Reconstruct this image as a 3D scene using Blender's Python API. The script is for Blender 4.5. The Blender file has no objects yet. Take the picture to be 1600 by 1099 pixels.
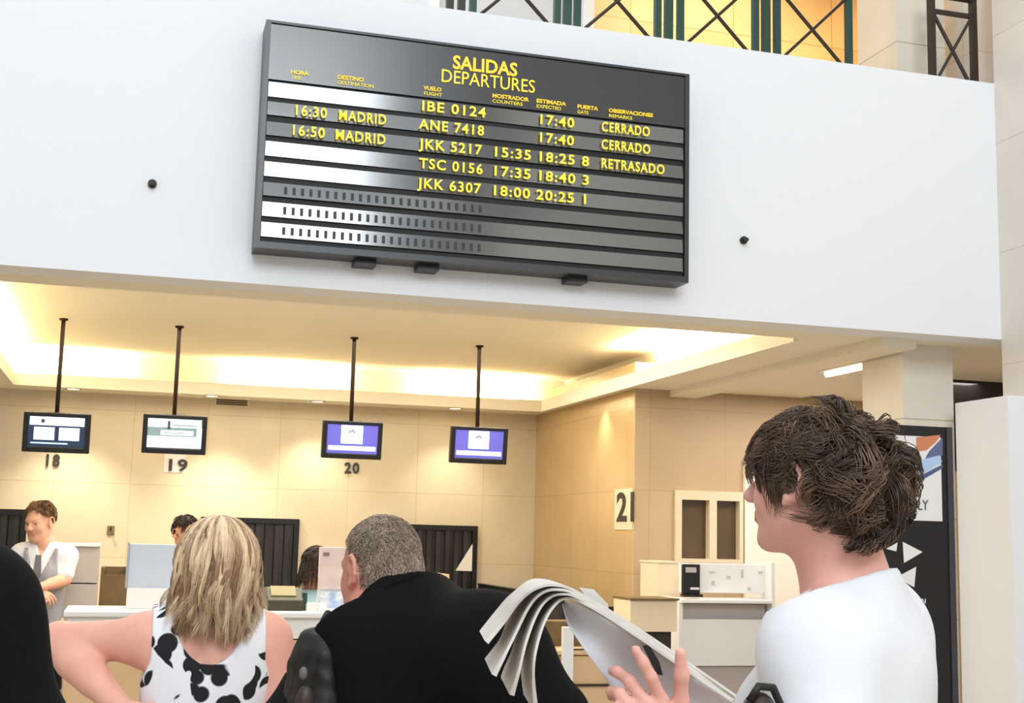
import bpy, bmesh, math, random
import numpy as np
from math import radians, sin, cos, pi
from mathutils import Vector, Matrix, Euler
random.seed(7); rng = np.random.default_rng(7)
SC = bpy.context.scene
COL = SC.collection
# ------------------------------------------------------------------ camera
FPX = 2039.0; CZ = 1.5; CAM = Vector((0, 0, CZ))
def cam_axes(yaw, pitch, roll):
    f = Vector((sin(yaw)*cos(pitch), cos(yaw)*cos(pitch), sin(pitch)))
    r = f.cross(Vector((0, 0, 1))).normalized(); u = r.cross(f)
    return cos(roll)*r + sin(roll)*u, -sin(roll)*r + cos(roll)*u, f
CR, CU, CF = cam_axes(radians(16.09), radians(8.04), radians(1.367))
def ray(x, y): return CF + CR*((x-800)/FPX) - CU*((y-549.5)/FPX)
def atY(x, y, Y): d = ray(x, y); return CAM + d*(Y/d.y)
def atX(x, y, X): d = ray(x, y); return CAM + d*(X/d.x)
def atZ(x, y, Z): d = ray(x, y); return CAM + d*((Z-CZ)/d.z)
def atD(x, y, D): return CAM + ray(x, y)*D
cd = bpy.data.cameras.new('camera'); cam = bpy.data.objects.new('camera', cd); COL.objects.link(cam)
cam.matrix_world = Matrix(((CR.x, CU.x, -CF.x, 0), (CR.y, CU.y, -CF.y, 0), (CR.z, CU.z, -CF.z, CZ), (0, 0, 0, 1)))
cd.sensor_width = 36; cd.lens = 36*FPX/1600; cd.clip_start = 0.05; cd.clip_end = 200
SC.camera = cam
SC.view_settings.view_transform = 'Standard'; SC.view_settings.look = 'None'
SC.cycles.use_denoising = True
SC.cycles.max_bounces = 8
# ------------------------------------------------------------------ materials
def lin(c):
    return tuple((v/12.92 if v <= .04045 else ((v+.055)/1.055)**2.4) for v in [q/255 for q in c])
def mat(name, rgb, rough=.6, metal=0, emit=None, es=0, noise=None, bump=None, alpha=1, spec=.5, sss=0, trans=0):
    m = bpy.data.materials.new(name); m.use_nodes = True; nt = m.node_tree; b = nt.nodes['Principled BSDF']
    c = lin(rgb) + (1,)
    b.inputs['Base Color'].default_value = c; b.inputs['Roughness'].default_value = rough; b.inputs['Metallic'].default_value = metal
    b.inputs['Specular IOR Level'].default_value = spec
    if trans: b.inputs['Transmission Weight'].default_value = trans
    if emit: b.inputs['Emission Color'].default_value = lin(emit)+(1,); b.inputs['Emission Strength'].default_value = es
    if sss:
        b.inputs['Subsurface Weight'].default_value = sss; b.inputs['Subsurface Radius'].default_value = (.012, .005, .003); b.inputs['Subsurface Scale'].default_value = 1
    tc = nt.nodes.new('ShaderNodeTexCoord')
    if noise:                                    # (scale, amount, second colour)
        n = nt.nodes.new('ShaderNodeTexNoise'); n.inputs['Scale'].default_value = noise[0]; n.inputs['Detail'].default_value = 5
        nt.links.new(tc.outputs['Object'], n.inputs['Vector'])
        r = nt.nodes.new('ShaderNodeValToRGB'); r.color_ramp.elements[0].position = .5-noise[1]; r.color_ramp.elements[1].position = .5+noise[1]
        r.color_ramp.elements[0].color = lin(noise[2])+(1,); r.color_ramp.elements[1].color = c
        nt.links.new(n.outputs['Fac'], r.inputs['Fac']); nt.links.new(r.outputs['Color'], b.inputs['Base Color'])
    if bump:                                     # (scale, strength, distance)
        n = nt.nodes.new('ShaderNodeTexNoise'); n.inputs['Scale'].default_value = bump[0]; n.inputs['Detail'].default_value = 4
        nt.links.new(tc.outputs['Object'], n.inputs['Vector'])
        bp = nt.nodes.new('ShaderNodeBump'); bp.inputs['Strength'].default_value = bump[1]; bp.inputs['Distance'].default_value = bump[2]
        nt.links.new(n.outputs['Fac'], bp.inputs['Height']); nt.links.new(bp.outputs['Normal'], b.inputs['Normal'])
    return m
def tile_mat(name, rgb, rgb2, joint, size, axes, rough=.3, spec=.5, mortar=.004, offset=0.0, nscale=1.5):
    """polished stone slabs: a brick texture laid on two object axes"""
    m = bpy.data.materials.new(name); m.use_nodes = True; nt = m.node_tree; b = nt.nodes['Principled BSDF']
    tc = nt.nodes.new('ShaderNodeTexCoord'); sp = nt.nodes.new('ShaderNodeSeparateXYZ'); cb = nt.nodes.new('ShaderNodeCombineXYZ')
    nt.links.new(tc.outputs['Object'], sp.inputs[0])
    nt.links.new(sp.outputs[axes[0]], cb.inputs[0]); nt.links.new(sp.outputs[axes[1]], cb.inputs[1])
    br = nt.nodes.new('ShaderNodeTexBrick'); br.offset = offset
    br.inputs['Color1'].default_value = lin(rgb)+(1,); br.inputs['Color2'].default_value = lin(rgb2)+(1,); br.inputs['Mortar'].default_value = lin(joint)+(1,)
    br.inputs['Scale'].default_value = 1; br.inputs['Mortar Size'].default_value = mortar; br.inputs['Brick Width'].default_value = size[0]; br.inputs['Row Height'].default_value = size[1]
    nt.links.new(cb.outputs[0], br.inputs['Vector'])
    n = nt.nodes.new('ShaderNodeTexNoise'); n.inputs['Scale'].default_value = nscale; n.inputs['Detail'].default_value = 6; n.inputs['Distortion'].default_value = 1
    nt.links.new(tc.outputs['Object'], n.inputs['Vector'])
    mx = nt.nodes.new('ShaderNodeMixRGB'); mx.blend_type = 'MULTIPLY'; mx.inputs[0].default_value = .25
    nt.links.new(br.outputs['Color'], mx.inputs[1]); nt.links.new(n.outputs['Fac'], mx.inputs[2])
    nt.links.new(mx.outputs[0], b.inputs['Base Color'])
    b.inputs['Roughness'].default_value = rough; b.inputs['Specular IOR Level'].default_value = spec
    return m
M = {}
M['plaster'] = mat('white_plaster', (238, 240, 244), .7, bump=(120, .05, .002))
M['soffit'] = mat('cream_ceiling_paint', (242, 234, 214), .75)
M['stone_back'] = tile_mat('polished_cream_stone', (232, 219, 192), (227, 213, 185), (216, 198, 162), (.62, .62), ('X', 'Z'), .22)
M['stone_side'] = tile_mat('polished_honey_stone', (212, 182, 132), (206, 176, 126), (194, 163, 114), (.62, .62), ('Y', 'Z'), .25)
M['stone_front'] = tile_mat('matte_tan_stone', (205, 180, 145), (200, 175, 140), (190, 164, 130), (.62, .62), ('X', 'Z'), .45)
M['stone_hall'] = tile_mat('pale_limestone', (246, 238, 228), (242, 233, 221), (226, 215, 200), (.9, .62), ('Y', 'Z'), .55)
M['stone_pillar'] = tile_mat('cream_limestone', (244, 235, 220), (240, 231, 214), (200, 188, 166), (3, .55), ('X', 'Z'), .5)
M['floor'] = tile_mat('floor_stone', (196, 184, 164), (188, 176, 156), (150, 140, 122), (.6, .6), ('X', 'Y'), .3)
M['black'] = mat('black_plastic', (16, 17, 20), .35)
M['blackmatte'] = mat('black_rubber', (14, 15, 17), .7, noise=(30, .3, (24, 25, 28)))
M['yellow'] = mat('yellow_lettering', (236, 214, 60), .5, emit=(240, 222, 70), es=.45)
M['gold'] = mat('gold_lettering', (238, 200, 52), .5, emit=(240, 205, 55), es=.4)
M['darkdigit'] = mat('dark_numeral', (46, 40, 34), .5)
M['white'] = mat('white_laminate', (233, 232, 230), .4)
M['cream'] = mat('cream_laminate', (232, 216, 188), .45, noise=(6, .3, (226, 208, 178)))
M['peach'] = mat('peach_wood_laminate', (222, 188, 148), .45, noise=(5, .3, (210, 172, 130)))
M['greylam'] = mat('grey_laminate', (186, 178, 174), .5)
M['greyblue'] = mat('blue_grey_panel', (196, 206, 222), .3)
M['alu'] = mat('brushed_aluminium', (190, 190, 188), .35, metal=.8)
M['green'] = mat('dark_green_paint', (26, 66, 54), .4)
M['bronze'] = mat('dark_bronze_paint', (44, 34, 24), .5)
M['darkglass'] = mat('dark_glass', (38, 36, 34), .12)
M['brownglass'] = mat('bronze_tinted_glass', (110, 90, 60), .15, noise=(2.5, .3, (84, 66, 44)))
M['pole'] = mat('dark_brown_pole', (44, 30, 20), .75, spec=.2)
M['darkwood'] = mat('olive_brown_wood', (122, 100, 60), .5, noise=(8, .3, (96, 76, 44)))
M['lamp'] = mat('warm_diffuser', (255, 235, 190), .5, emit=(255, 226, 160), es=6)
M['tube'] = mat('pink_white_tube', (255, 230, 215), .5, emit=(255, 214, 190), es=3)
M['vent'] = mat('dark_vent_slots', (104, 84, 58), .6)
M['doorwhite'] = mat('warm_white_door', (246, 236, 222), .5)
# ------------------------------------------------------------------ helpers
class MB:
    def __init__(s): s.v = []; s.f = []; s.m = []
    def add(s, vs, fs, mi=0):
        o = len(s.v); s.v += [tuple(v) for v in vs]; s.f += [tuple(i+o for i in f) for f in fs]; s.m += [mi]*len(fs); return s
    def box(s, a, b, mi=0, mtx=None):
        x0, y0, z0 = [min(p, q) for p, q in zip(a, b)]; x1, y1, z1 = [max(p, q) for p, q in zip(a, b)]
        vs = [(x0,y0,z0),(x1,y0,z0),(x1,y1,z0),(x0,y1,z0),(x0,y0,z1),(x1,y0,z1),(x1,y1,z1),(x0,y1,z1)]
        if mtx: vs = [mtx @ Vector(v) for v in vs]
        return s.add(vs, [(0,3,2,1),(4,5,6,7),(0,1,5,4),(1,2,6,5),(2,3,7,6),(3,0,4,7)], mi)
    def tube(s, pts, rad, n=10, mi=0, cap=True):
        pts = [Vector(p) for p in pts]; rs = rad if isinstance(rad, (list, tuple)) else [rad]*len(pts)
        o = []; up = None
        for i, p in enumerate(pts):
            t = (pts[min(i+1, len(pts)-1)]-pts[max(i-1, 0)]).normalized()
            if up is None: up = t.orthogonal().normalized()
            up = (up - t*up.dot(t)).normalized(); sd = t.cross(up)
            o += [p + (up*cos(2*pi*k/n)+sd*sin(2*pi*k/n))*rs[i] for k in range(n)]
        fs = [(i*n+k, i*n+(k+1) % n, (i+1)*n+(k+1) % n, (i+1)*n+k) for i in range(len(pts)-1) for k in range(n)]
        if cap: fs += [tuple(range(n))[::-1], tuple((len(pts)-1)*n+k for k in range(n))]
        return s.add(o, fs, mi)
    def grid(s, P, mi=0):
        nu = len(P); nv = len(P[0])
        return s.add([p for r in P for p in r], [(i*nv+j, (i+1)*nv+j, (i+1)*nv+j+1, i*nv+j+1) for i in range(nu-1) for j in range(nv-1)], mi)
    def poly(s, pts, mi=0): return s.add(pts, [tuple(range(len(pts)))], mi)
    def prism(s, pts, d, mi=0):
        n = len(pts); d = Vector(d); vs = [Vector(p) for p in pts]; vs += [p+d for p in vs]
        return s.add(vs, [tuple(range(n))[::-1], tuple(range(n, 2*n))]+[(i, (i+1) % n, n+(i+1) % n, n+i) for i in range(n)], mi)
    def build(s, name, m, parent=None, bevel=0, smooth=False, recalc=True):
        me = bpy.data.meshes.new(name); me.from_pydata(s.v, [], s.f); me.update()
        for mm in (m if isinstance(m, (list, tuple)) else [m]): me.materials.append(M[mm] if isinstance(mm, str) else mm)
        me.polygons.foreach_set('material_index', s.m)
        if recalc:
            b = bmesh.new(); b.from_mesh(me); bmesh.ops.recalc_face_normals(b, faces=b.faces); b.to_mesh(me); b.free()
        if smooth: me.polygons.foreach_set('use_smooth', [True]*len(me.polygons))
        o = bpy.data.objects.new(name, me); COL.objects.link(o)
        if parent: attach(o, parent)
        if bevel:
            bv = o.modifiers.new('bevel', 'BEVEL'); bv.width = bevel; bv.segments = 2; bv.limit_method = 'ANGLE'
        return o
def attach(o, parent):
    o.parent = parent; o.matrix_parent_inverse = wm(parent).inverted()
def wm(o):
    m = Matrix.LocRotScale(o.location, o.rotation_euler, o.scale)
    return (wm(o.parent) @ o.matrix_parent_inverse @ m) if o.parent else m
def tag(o, label, cat, group=None, kind=None):
    o['label'] = label; o['category'] = cat
    if group: o['group'] = group
    if kind: o['kind'] = kind
    return o
def thing(name, loc, label, cat, group=None):
    o = bpy.data.objects.new(name, None); o.empty_display_size = .1; COL.objects.link(o); o.location = loc
    return tag(o, label, cat, group)
def struct(o): o['kind'] = 'structure'; return o
def text(name, s, size, loc, m, parent, xdir=(1, 0, 0), ndir=(0, -1, 0), ext=.002, width=None, align='LEFT', bold=0, space=1, label=None):
    """flat raised lettering, converted to a mesh; x runs along xdir and the face looks along ndir"""
    cu = bpy.data.curves.new(name, 'FONT'); cu.body = s; cu.size = size; cu.extrude = ext; cu.align_x = align; cu.align_y = 'BOTTOM_BASELINE'; cu.offset = bold; cu.space_character = space
    cu.resolution_u = 3
    t = bpy.data.objects.new(name+'_tmp', cu); COL.objects.link(t)
    dg = bpy.context.evaluated_depsgraph_get(); me = bpy.data.meshes.new_from_object(t.evaluated_get(dg))
    bpy.data.objects.remove(t)
    X = Vector(xdir).normalized(); N = Vector(ndir).normalized(); U = N.cross(X)
    co = np.empty(len(me.vertices)*3); me.vertices.foreach_get('co', co); co = co.reshape(-1, 3)
    if width and len(co):
        x0, x1 = co[:, 0].min(), co[:, 0].max(); co[:, 0] *= width/max(x1-x0, 1e-4)
    P = np.array(loc)+co[:, :1]*np.array(X)+co[:, 1:2]*np.array(U)+co[:, 2:3]*np.array(N)
    me.vertices.foreach_set('co', P.ravel()); me.materials.clear(); me.materials.append(M[m] if isinstance(m, str) else m); me.update()
    o = bpy.data.objects.new(name, me); COL.objects.link(o)
    if parent: attach(o, parent)
    if label: o['label'] = label
    return o
def dup(o, loc=None):
    """copy a thing with its parts and sub-parts"""
    c = o.copy(); COL.objects.link(c)
    for ch in list(o.children):
        d = ch.copy(); COL.objects.link(d); d.parent = c
        for g in list(ch.children):
            e = g.copy(); COL.objects.link(e); e.parent = d
    if loc: c.location = loc
    return c
# ------------------------------------------------------------------ the setting
ZC = 2.62           # soffit height
ZH = 2.93           # raised coffer ceiling
FT = 4.07           # top of the fascia
XR = 4.5            # hall side wall
XL = -6.0
YB = 11.6           # back wall of the check-in bay
XS = 3.6            # return wall with the numeral
YW = 9.13           # wall with the window
struct(MB().box((XL, -8, -.2), (9, 13, 0)).build('floor', 'floor'))
struct(MB().box((XL, 6.0, ZC), (4.74, 6.2, FT)).build('wall_front', 'plaster'))
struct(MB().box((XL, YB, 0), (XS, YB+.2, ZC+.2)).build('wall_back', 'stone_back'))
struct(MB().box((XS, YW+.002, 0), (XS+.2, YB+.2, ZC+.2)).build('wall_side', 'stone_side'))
w0 = atY(1052, 766, YW); w1 = atY(1157, 881, YW)
wb = MB()
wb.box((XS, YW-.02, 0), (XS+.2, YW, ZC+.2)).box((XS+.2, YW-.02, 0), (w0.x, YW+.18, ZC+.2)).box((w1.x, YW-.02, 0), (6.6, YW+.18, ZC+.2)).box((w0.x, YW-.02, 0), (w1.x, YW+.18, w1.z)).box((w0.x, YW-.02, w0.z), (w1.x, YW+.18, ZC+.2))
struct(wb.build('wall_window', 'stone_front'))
struct(MB().box((XR, -8, 0), (XR+.25, 6.0, 8)).build('wall_right', 'stone_hall'))
struct(MB().box((6.4, 6.0, 0), (6.6, 9.3, ZC+.2)).build('wall_far_right', 'stone_front'))
struct(MB().box((XL-.2, -8, 0), (XL, 12, 8)).build('wall_left', 'plaster'))
# ceiling: a soffit ring round a raised coffer
CX0, CX1, CY0, CY1 = -.97, 3.5, 6.42, 11.08
c = MB()
c.box((XL, 6.2, ZC), (9, CY0, ZC+.05)).box((XL, CY1, ZC), (XS+.2, 11.8, ZC+.05)).box((XL, CY0, ZC), (CX0, CY1, ZC+.05)).box((CX1, CY0, ZC), (9, CY1, ZC+.05))
struct(c.build('ceiling', 'soffit'))
c = MB()
c.box((CX0-.35, CY0-.2, ZH), (CX1+.35, CY1+.35, ZH+.05))
c.box((CX0-.35, CY1+.3, ZC+.05), (CX1+.35, CY1+.35, ZH)).box((CX1+.3, CY0-.2, ZC+.05), (CX1+.35, CY1+.35, ZH)).box((CX0-.35, CY0-.2, ZC+.05), (CX0-.3, CY1+.35, ZH))
struct(c.build('ceiling_raised', 'soffit'))
c = MB()                                        # upstand that hides the cove lamps
c.box((CX0, CY1-.03, ZC-.02), (CX1, CY1-.001, ZC+.08)).box((CX1-.03, CY0, ZC-.02), (CX1-.001, CY1-.031, ZC+.08)).box((CX0+.001, CY0, ZC-.02), (CX0+.03, CY1-.031, ZC+.08))
struct(c.build('trim_1', 'soffit'))
# dropped edge beam over the right bay
struct(MB().box((XS+.28, 6.2, ZC-.05), (XS+.5, YW, ZC)).build('trim_2', 'soffit'))
# pillar: runs up through the balcony
px0 = 4.115; px1 = 4.44
struct(MB().box((px0, 6.36, 0), (px1, 6.78, 6.5)).build('column_1', 'stone_pillar'))
# dark glazing behind the pillar
d0 = atY(1480, 547, 7.6); d1 = atY(1575, 640, 7.6)
g = MB().box((d0.x-.6, 7.6, 2.0), (6.4, 7.66, ZC)).build('window_2', 'darkglass'); struct(g)
# window in the tan wall
wf = MB(); fw = .05
e = .001; zl, zu = w1.z+.03, w0.z-.07
wf.box((w0.x+e, YW-.05, w1.z+e), (w0.x+fw, YW+.1, w0.z-e)).box((w1.x-fw*.6, YW-.05, w1.z+e), (w1.x-e, YW+.1, w0.z-e)).box((w0.x+fw, YW-.05, zu), (w1.x-fw*.6, YW+.1, w0.z-e)).box((w0.x+fw, YW-.05, w1.z+e), (w1.x-fw*.6, YW+.1, zl))
mx = atY(1110, 820, YW).x; wf.box((mx-.03, YW-.05, zl), (mx+.03, YW+.1, zu))
win = struct(wf.build('window_1', 'cream'))
MB().box((w0.x+fw, YW+.02, w1.z+.03), (mx-.03, YW+.03, w0.z-.07)).build('pane', 'brownglass', win)
MB().box((mx+.03, YW+.02, w1.z+.03), (w1.x-fw*.6, YW+.03, w0.z-.07)).build('pane', 'brownglass', win)
# pale door leaf beyond the window
d0x = w1.x+.01
dr = struct(MB().box((d0x, YW-.06, 0), (d0x+.95, YW-.02, 2.12)).build('door_1', 'doorwhite', bevel=.004))
MB().box((d0x+.06, YW-.085, 1.0), (d0x+.2, YW-.06, 1.03)).build('door_handle', 'alu', dr)
# white partition at the end of the fascia
struct(MB().box((4.35, 5.76, 0), (4.5, 6.22, 2.285)).build('partition_1', 'plaster', bevel=.006))
# balcony level behind the rail
struct(MB().box((XL, 6.2, FT-.12), (4.5, 9.4, FT-.02)).build('floor_balcony', 'floor'))
M['gallery'] = tile_mat('warm_gallery_stone', (226, 196, 150), (216, 184, 136), (184, 148, 98), (.9, .7), ('X', 'Z'), .4)
struct(MB().box((XL, 9.3, FT-.1), (6.2, 9.5, 7.2)).build('wall_gallery', 'gallery'))
struct(MB().box((XL, 6.25, 6.3), (6.2, 9.5, 6.5)).build('ceiling_gallery', 'soffit'))
struct(MB().box((6.0, 6.2, FT-.1), (6.2, 9.5, 7.2)).build('wall_gallery_side', 'gallery'))
struct(MB().box((4.52, 6.2, FT-.3), (4.75, 6.6, 7)).build('wall_gallery_end', 'stone_hall'))
# ------------------------------------------------------------------ departures board
YF = 5.85
bx0, bx1, bz0, bz1 = .470, 2.583, 2.757, 3.830
def refl(m, ior, sp=1.0):
    b = m.node_tree.nodes['Principled BSDF']; b.inputs['IOR'].default_value = ior; b.inputs['Specular IOR Level'].default_value = sp; return m
M['casing'] = mat('charcoal_board_casing', (20, 22, 27), .38, spec=.8)
M['header'] = refl(mat('charcoal_header_glass', (16, 17, 23), .24), 1.45)
M['gap'] = mat('black_row_divider', (6, 7, 9), .6)
M['flap'] = refl(mat('grey_flap_glass', (40, 40, 40), .13, noise=(1.2, .3, (34, 34, 34))), 1.8)
M['flapdot'] = mat('dark_flap_cell', (30, 31, 34), .5)
bd = thing('departures_sign', ((bx0+bx1)/2, 5.998, bz0), 'large black departures board with yellow lettering hung on the white wall', 'departure board')
fr = .022
c = MB(); c.box((bx0, YF+.02, bz0), (bx1, 5.998, bz1)).box((bx0, YF-.01, bz0), (bx0+fr, YF+.02, bz1)).box((bx1-fr, YF-.01, bz0), (bx1, YF+.02, bz1)).box((bx0+fr, YF-.01, bz0), (bx1-fr, YF+.02, bz0+.03)).box((bx0+fr, YF-.01, bz1-.012), (bx1-fr, YF+.02, bz1))
c.build('casing', 'casing', bd)
strips = [(127, 150), (157.5, 179), (189, 211), (220, 243), (252, 275), (284, 306), (315, 338), (347, 370)]
tilt = [0, 4.6, 6.5, -.4, 1.2, 8.5, 4.9, 4.2]
zt = [(atY(420, a, YF).z, atY(420, b, YF).z) for a, b in strips]
hz = zt[0][0]+.012
hp = MB().box((bx0+fr, YF, hz), (bx1-fr, YF+.02, bz1-.012)).build('header_panel', 'header', bd)
MB().box((bx0+fr, YF+.012, bz0+.03), (bx1-fr, YF+.02, hz)).build('divider_panel', 'gap', bd)
def tx(par, s, x, y, h, m, w=None, name='lettering', bold=.0):
    """lettering whose baseline starts at that place on the board; h and w in metres"""
    p = atY(x, y, YF-.004); return text(name, s, h*1.4, p, m, par, ext=.0015, width=w, bold=bold)
def wpx(x0, x1, y): return atY(x1, y, YF).x-atY(x0, y, YF).x
rows = []
for i, (zt1, zt0) in enumerate(zt):
    zc = (zt1+zt0)/2; h = (zt1-zt0)
    mt = Matrix.Translation((0, YF+.004, zc)) @ Matrix.Rotation(radians(-tilt[i]), 4, 'X')
    b = MB().box((bx0+fr+.004, -.001, -h/2), (bx1-fr-.004, .004, h/2), mtx=mt)
    if i >= 5:                                # blank flap cells
        X0 = atY(443, 320, YF).x; X1 = atY(760, 340, YF).x
        for k in range(25):
            x = X0+(X1-X0)*k/25; b.box((x, -.0035, -h*.28), (x+.014, -.0012, h*.24), 1, mtx=mt)
    rows.append(b.build('flap_row', ['flap', 'flapdot'], bd))
p = atY(707, 108, YF)
tx(hp, 'SALIDAS', 707, 106.5, .066, 'gold', wpx(707, 808, 108), bold=.0025)
tx(hp, 'DEPARTURES', 688, 127.5, .066, 'yellow', wpx(688, 834, 128))
heads = [('HORA', 'TIME', 454, 113, 482, 471), ('DESTINO', 'DESTINATION', 527, 121, 568, 583), ('VUELO', 'FLIGHT', 662, 138, 690, 690), ('MOSTRADOR', 'COUNTERS', 769, 150, 826, 816), ('ESTIMADA', 'EXPECTED', 838, 158, 884, 876), ('PUERTA', 'GATE', 902, 167, 934, 919), ('OBSERVACIONES', 'REMARKS', 951, 173, 1020, 987)]
for a, b, x, y, x1, x2 in heads:
    tx(hp, a, x, y+2, .019, 'gold', wpx(x, x1, y), bold=.0008); tx(hp, b, x, y+10, .017, 'yellow', wpx(x, x2, y))
def slope(x, y0): return y0+(x-420)*.118*(1-(y0-127)/900)
def rowtext(i, items):
    za = (zt[i][0]+zt[i][1])/2-.0235
    for s, x0, x1 in items:
        X0 = atY(x0, 230, YF).x; X1 = atY(x1, 230, YF).x
        # cells: one character per flap
        n = len(s); wch = (X1-X0)/n
        mb = None
        text('lettering', s, .068, (X0, YF-.014, za), 'yellow', rows[i], ext=.0015, width=X1-X0, bold=.0012, space=1.15)
rowtext(0, [('IBE 0124', 655, 755), ('17:40', 838, 891), ('CERRADO', 938, 1013)])
rowtext(1, [('16:30', 455, 504), ('MADRID', 526, 600), ('ANE 7418', 653, 755), ('17:40', 838, 891), ('CERRADO', 938, 1014)])
rowtext(2, [('16:50', 452, 502), ('MADRID', 522, 600), ('JKK 5217', 655, 754), ('15:35', 768, 824), ('18:25 8', 838, 915), ('RETRASADO', 938, 1036)])
rowtext(3, [('TSC 0156', 655, 754), ('17:35', 768, 824), ('18:40 3', 838, 915)])
rowtext(4, [('JKK 6307', 655, 754), ('18:00', 768, 824), ('20:25 1', 838, 915)])
for xx in (570, 668, 900):
    p = atY(xx, 410, 5.93); MB().box((p.x-.05, 5.9, bz0-.028), (p.x+.05, 5.998, bz0)).build('bracket', 'black', bd)
# two dark bolts in the white wall
for (x, y, l) in [(238, 288, 'small dark bolt in the white wall, left of the departures board'), (1161, 376, 'small dark bolt in the white wall, right of the departures board')]:
    p = atY(x, y, 6.0)
    b = MB().tube([(p.x, 6.0, p.z), (p.x, 5.985, p.z)], .02, 14).tube([(p.x, 5.985, p.z), (p.x, 5.955, p.z-.004)], .011, 10).build('wall_bolt', 'bronze', smooth=False)
    tag(b, l, 'bolt', 'wall bolts beside the board')
# ------------------------------------------------------------------ balcony railing
YR = 6.14; RZ0, RZ1 = FT+.0, 4.50
def rail_panel(x0, x1, label, m, brace='bronze', hand=True):
    t = thing('balcony_railing', ((x0+x1)/2, YR, RZ0), label, 'railing panel', 'crossed railing panels along the balcony')
    for x in (x0, x1): MB().box((x-.017, YR-.017, RZ0), (x+.017, YR+.017, RZ1+.1)).build('post', m, t)
    MB().tube([(x0+.02, YR+.008, RZ1), (x1-.02, YR+.008, RZ0+.03)], .011, 8).build('brace', brace, t)
    MB().tube([(x0+.02, YR-.012, RZ0+.03), (x1-.02, YR-.012, RZ1)], .009, 8).build('brace', brace, t)
    MB().box((x0+.017, YR-.012, RZ1), (x1-.017, YR+.012, RZ1+.022)).build('top_rail', brace, t)
    MB().box((x0+.017, YR-.01, RZ0+.01), (x1-.017, YR+.01, RZ0+.024)).build('bottom_rail', brace, t)
    if hand: MB().tube([(x0-.017, YR, RZ1+.115), (x1+.017, YR, RZ1+.115)], .022, 10).build('handrail', m, t)
rail_panel(1.52, 1.97, 'green railing panel on the wall top straight above the departures lettering', 'green')
rail_panel(2.08, 2.53, 'green railing panel above the right end of the departures board', 'green')
rail_panel(2.66, 3.10, 'green railing panel, second one to the left of the balcony pillar', 'green')
rail_panel(3.23, 3.67, 'green railing panel with yellow light behind, next to the balcony pillar', 'green')
rail_panel(4.20, 4.475, 'narrow brown railing panel between the balcony pillar and the right wall', 'bronze')
for x, l in [(2.025, 'green middle post standing above the DEPARTURES lettering'), (2.592, 'green middle post above the top right corner of the departures board'), (3.163, 'green middle post next to the panel beside the balcony pillar')]:
    b = MB().box((x-.02, YR-.02, RZ0), (x+.02, YR+.02, RZ1+.2)).box((x-.03, YR-.03, RZ0), (x+.03, YR+.03, RZ0+.012)).build('railing_post', 'green'); tag(b, l, 'railing post', 'middle posts of the balcony railing')
b = MB()
for x in (1.40, 1.46): b.box((x-.018, YR-.018, RZ0), (x+.018, YR+.018, RZ1+.1))
tag(b.build('railing_post', 'bronze'), 'dark twin post at the start of the visible balcony railing', 'railing post')
M['palegls'] = mat('pale_grey_glass', (214, 214, 222), .2, noise=(1.5, .3, (196, 204, 206)))
gw = MB().box((XL, 7.6, FT-.02), (2.62, 7.64, 6.3)).build('window_3', 'palegls'); struct(gw)
MB().box((2.62, 7.57, FT-.02), (2.68, 7.67, 6.3)).build('window_frame', 'white', gw)
MB().box((1.62, 7.57, FT-.02), (1.66, 7.6, 6.3)).build('window_frame', 'white', gw)
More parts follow.
